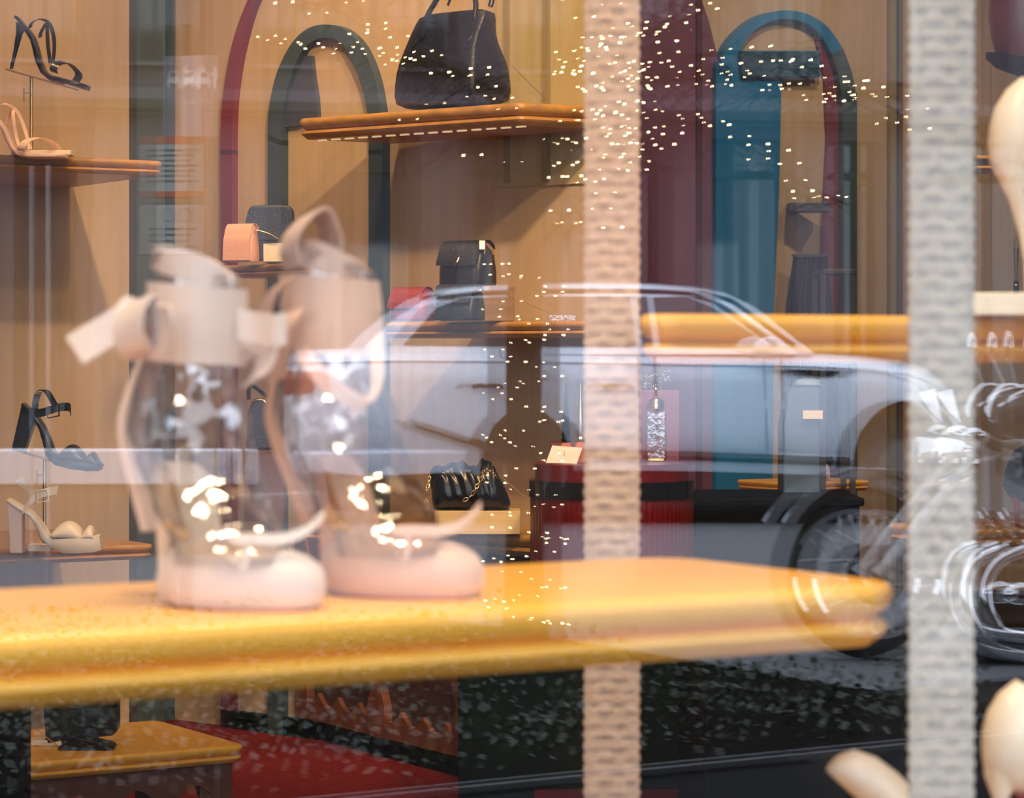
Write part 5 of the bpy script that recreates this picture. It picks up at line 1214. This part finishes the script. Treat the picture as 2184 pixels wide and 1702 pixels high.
# ---- building across the street, low white wall
UB = VW((.975, .22, 0)).normalized(); VB = VW((-UB.y, UB.x, 0)); DB = VB.dot(P(1092, 746, 30))
def FB(px, py, off=0): return onpl(px, py, VB, DB, off)
bl_ = thing('building', 'grey stone building across the street, mirrored in the window', 'building', VW((FB(1092, 746).x, FB(1092, 746).y, ZG)), mir=True)
A0 = FB(-1400, 746); A1 = FB(3600, 746)
def fblock(px0, px1, z0, z1, off0, off1):   # slab between pixel columns, heights in metres, from off0 to off1 in front of the facade
    a_, b_ = FB(px0, 746), FB(px1, 746); a_.z = b_.z = z0
    return MB().prism([a_ - VB * off0, b_ - VB * off0, b_ - VB * off1, a_ - VB * off1], Z * (z1 - z0))
zf = lambda py: H + (HY - py) / F * 30
fblock(-1600, 3800, ZG, 14, -.6, -4).build('core', M_FACADE, bl_, mir=True, smooth=False)
cols = [-1500, -1150, -700, -340, -60, 240, 560, 980, 1190, 1345, 1445, 1760, 1960, 2320, 2700, 3100, 3700]
wins = []
edges = [(-1500, -1200), (-1120, -760), (-660, -380), (-300, -90), (30, 200), (600, 900), (1010, 1140), (1382, 1438), (1520, 1700), (1800, 1900), (2010, 2260), (2380, 2640), (2760, 3040), (3160, 3640)]
prev = -1600
for e0_, e1_ in edges:
    fblock(prev, e0_, ZG, zf(262), 0, -.62).build('pier', M_FACADE if (e0_ // 10) % 3 else M_FACADE2, bl_, mir=True, smooth=False)
    fblock(e0_, e1_, ZG, zf(930), -.1, -.62).build('plinth', M_DARKB, bl_, mir=True, smooth=False)
    fblock(e0_, e1_, zf(930), zf(285), -.4, -.45).build('window_pane', M_GLASSF, bl_, mir=True, smooth=False)
    fblock(e0_, e1_, zf(368), zf(352), -.3, -.46).build('window_bar', M_DARKB, bl_, mir=True, smooth=False)
    xm = (e0_ + e1_) / 2; fblock(xm - 5, xm + 5, zf(930), zf(285), -.3, -.46).build('window_bar', M_DARKB, bl_, mir=True, smooth=False)
    fblock(e0_, e1_, zf(285), zf(262), 0, -.62).build('lintel', M_FACADE, bl_, mir=True, smooth=False)
    prev = e1_
fblock(prev, 3800, ZG, zf(262), 0, -.62).build('pier', M_FACADE, bl_, mir=True, smooth=False)
fblock(-1600, 3800, zf(252), zf(232), .35, -.6).build('cornice', M_DARKB, bl_, mir=True, smooth=False)
fblock(-1600, 3800, zf(262), zf(252), .12, -.6).build('cornice', M_FACADE2, bl_, mir=True, smooth=False)
fblock(-1600, 3800, zf(232), zf(205), .15, -.6).build('string_course', M_FACADE2, bl_, mir=True, smooth=False)
fblock(-1600, 3800, zf(205), zf(150), .0, -.6).build('upper_wall', M_FACADE, bl_, mir=True, smooth=False)
prev = -1600
for k in range(-5, 15):
    e0_ = k * 270 + 30; e1_ = e0_ + 140
    fblock(prev, e0_, zf(150), 14, 0, -.6).build('upper_pier', M_FACADE, bl_, mir=True, smooth=False)
    fblock(e0_, e1_, zf(150), zf(-420), -.3, -.36).build('window_pane', M_GLASSF, bl_, mir=True, smooth=False)
    fblock(e0_, e1_, zf(-420), 14, 0, -.6).build('upper_wall', M_FACADE, bl_, mir=True, smooth=False)
    fblock(e0_ - 12, e1_ + 12, zf(158), zf(150), .1, -.3).build('window_sill', M_FACADE2, bl_, mir=True, smooth=False)
    xm = (e0_ + e1_) / 2; fblock(xm - 4, xm + 4, zf(150), zf(-420), -.22, -.34).build('window_bar', M_DARKB, bl_, mir=True, smooth=False)
    prev = e1_
fblock(prev, 3800, zf(150), 14, 0, -.6).build('upper_pier', M_FACADE, bl_, mir=True, smooth=False)
# low white wall and kerb at the far left
yw = 15.0
t = thing('low_wall', 'low white rendered wall at the left end of the street, mirrored in the window', 'wall', VW((P(100, 0, yw).x, yw, ZG)), mir=True)
MB().bx(P(-900, 0, yw).x, P(540, 0, yw).x, yw, yw + .2, ZG, P(0, 962, yw).z).build('body', mat('dark_plinth_render', (.10, .085, .09), .8), t, mir=True)
MB().bx(P(-900, 0, yw).x, P(545, 0, yw).x, yw - .03, yw + .23, P(0, 1034, yw).z, P(0, 960, yw).z).build('coping', mat('white_render', (.62, .62, .66), .7), t, mir=True, bevel=.01)
for px in (495, 520): MB().bx(P(px, 0, yw).x, P(px + 4, 0, yw).x, yw - .06, yw - .04, P(0, 1036, yw).z, P(0, 955, yw).z).build('railing_bar', M_TRIM, t, mir=True)
ks = thing('kerb', 'long pale kerb along the parked cars, mirrored in the window', 'kerb', VW((G(300, 1100).x, G(300, 1100).y, ZG)), mir=True)
ka = G(-300, 1112); kd = VW((.69, .72, 0)).normalized(); kn = VW((-kd.y, kd.x, 0))
for i in range(14):
    p = ka + kd * (i * 1.0); MB().prism([p + kd * .006, p + kd * .994, p + kd * .994 + kn * .14, p + kd * .006 + kn * .14], Z * .035).build('kerb_stone', M_KERB, ks, mir=True, smooth=False)
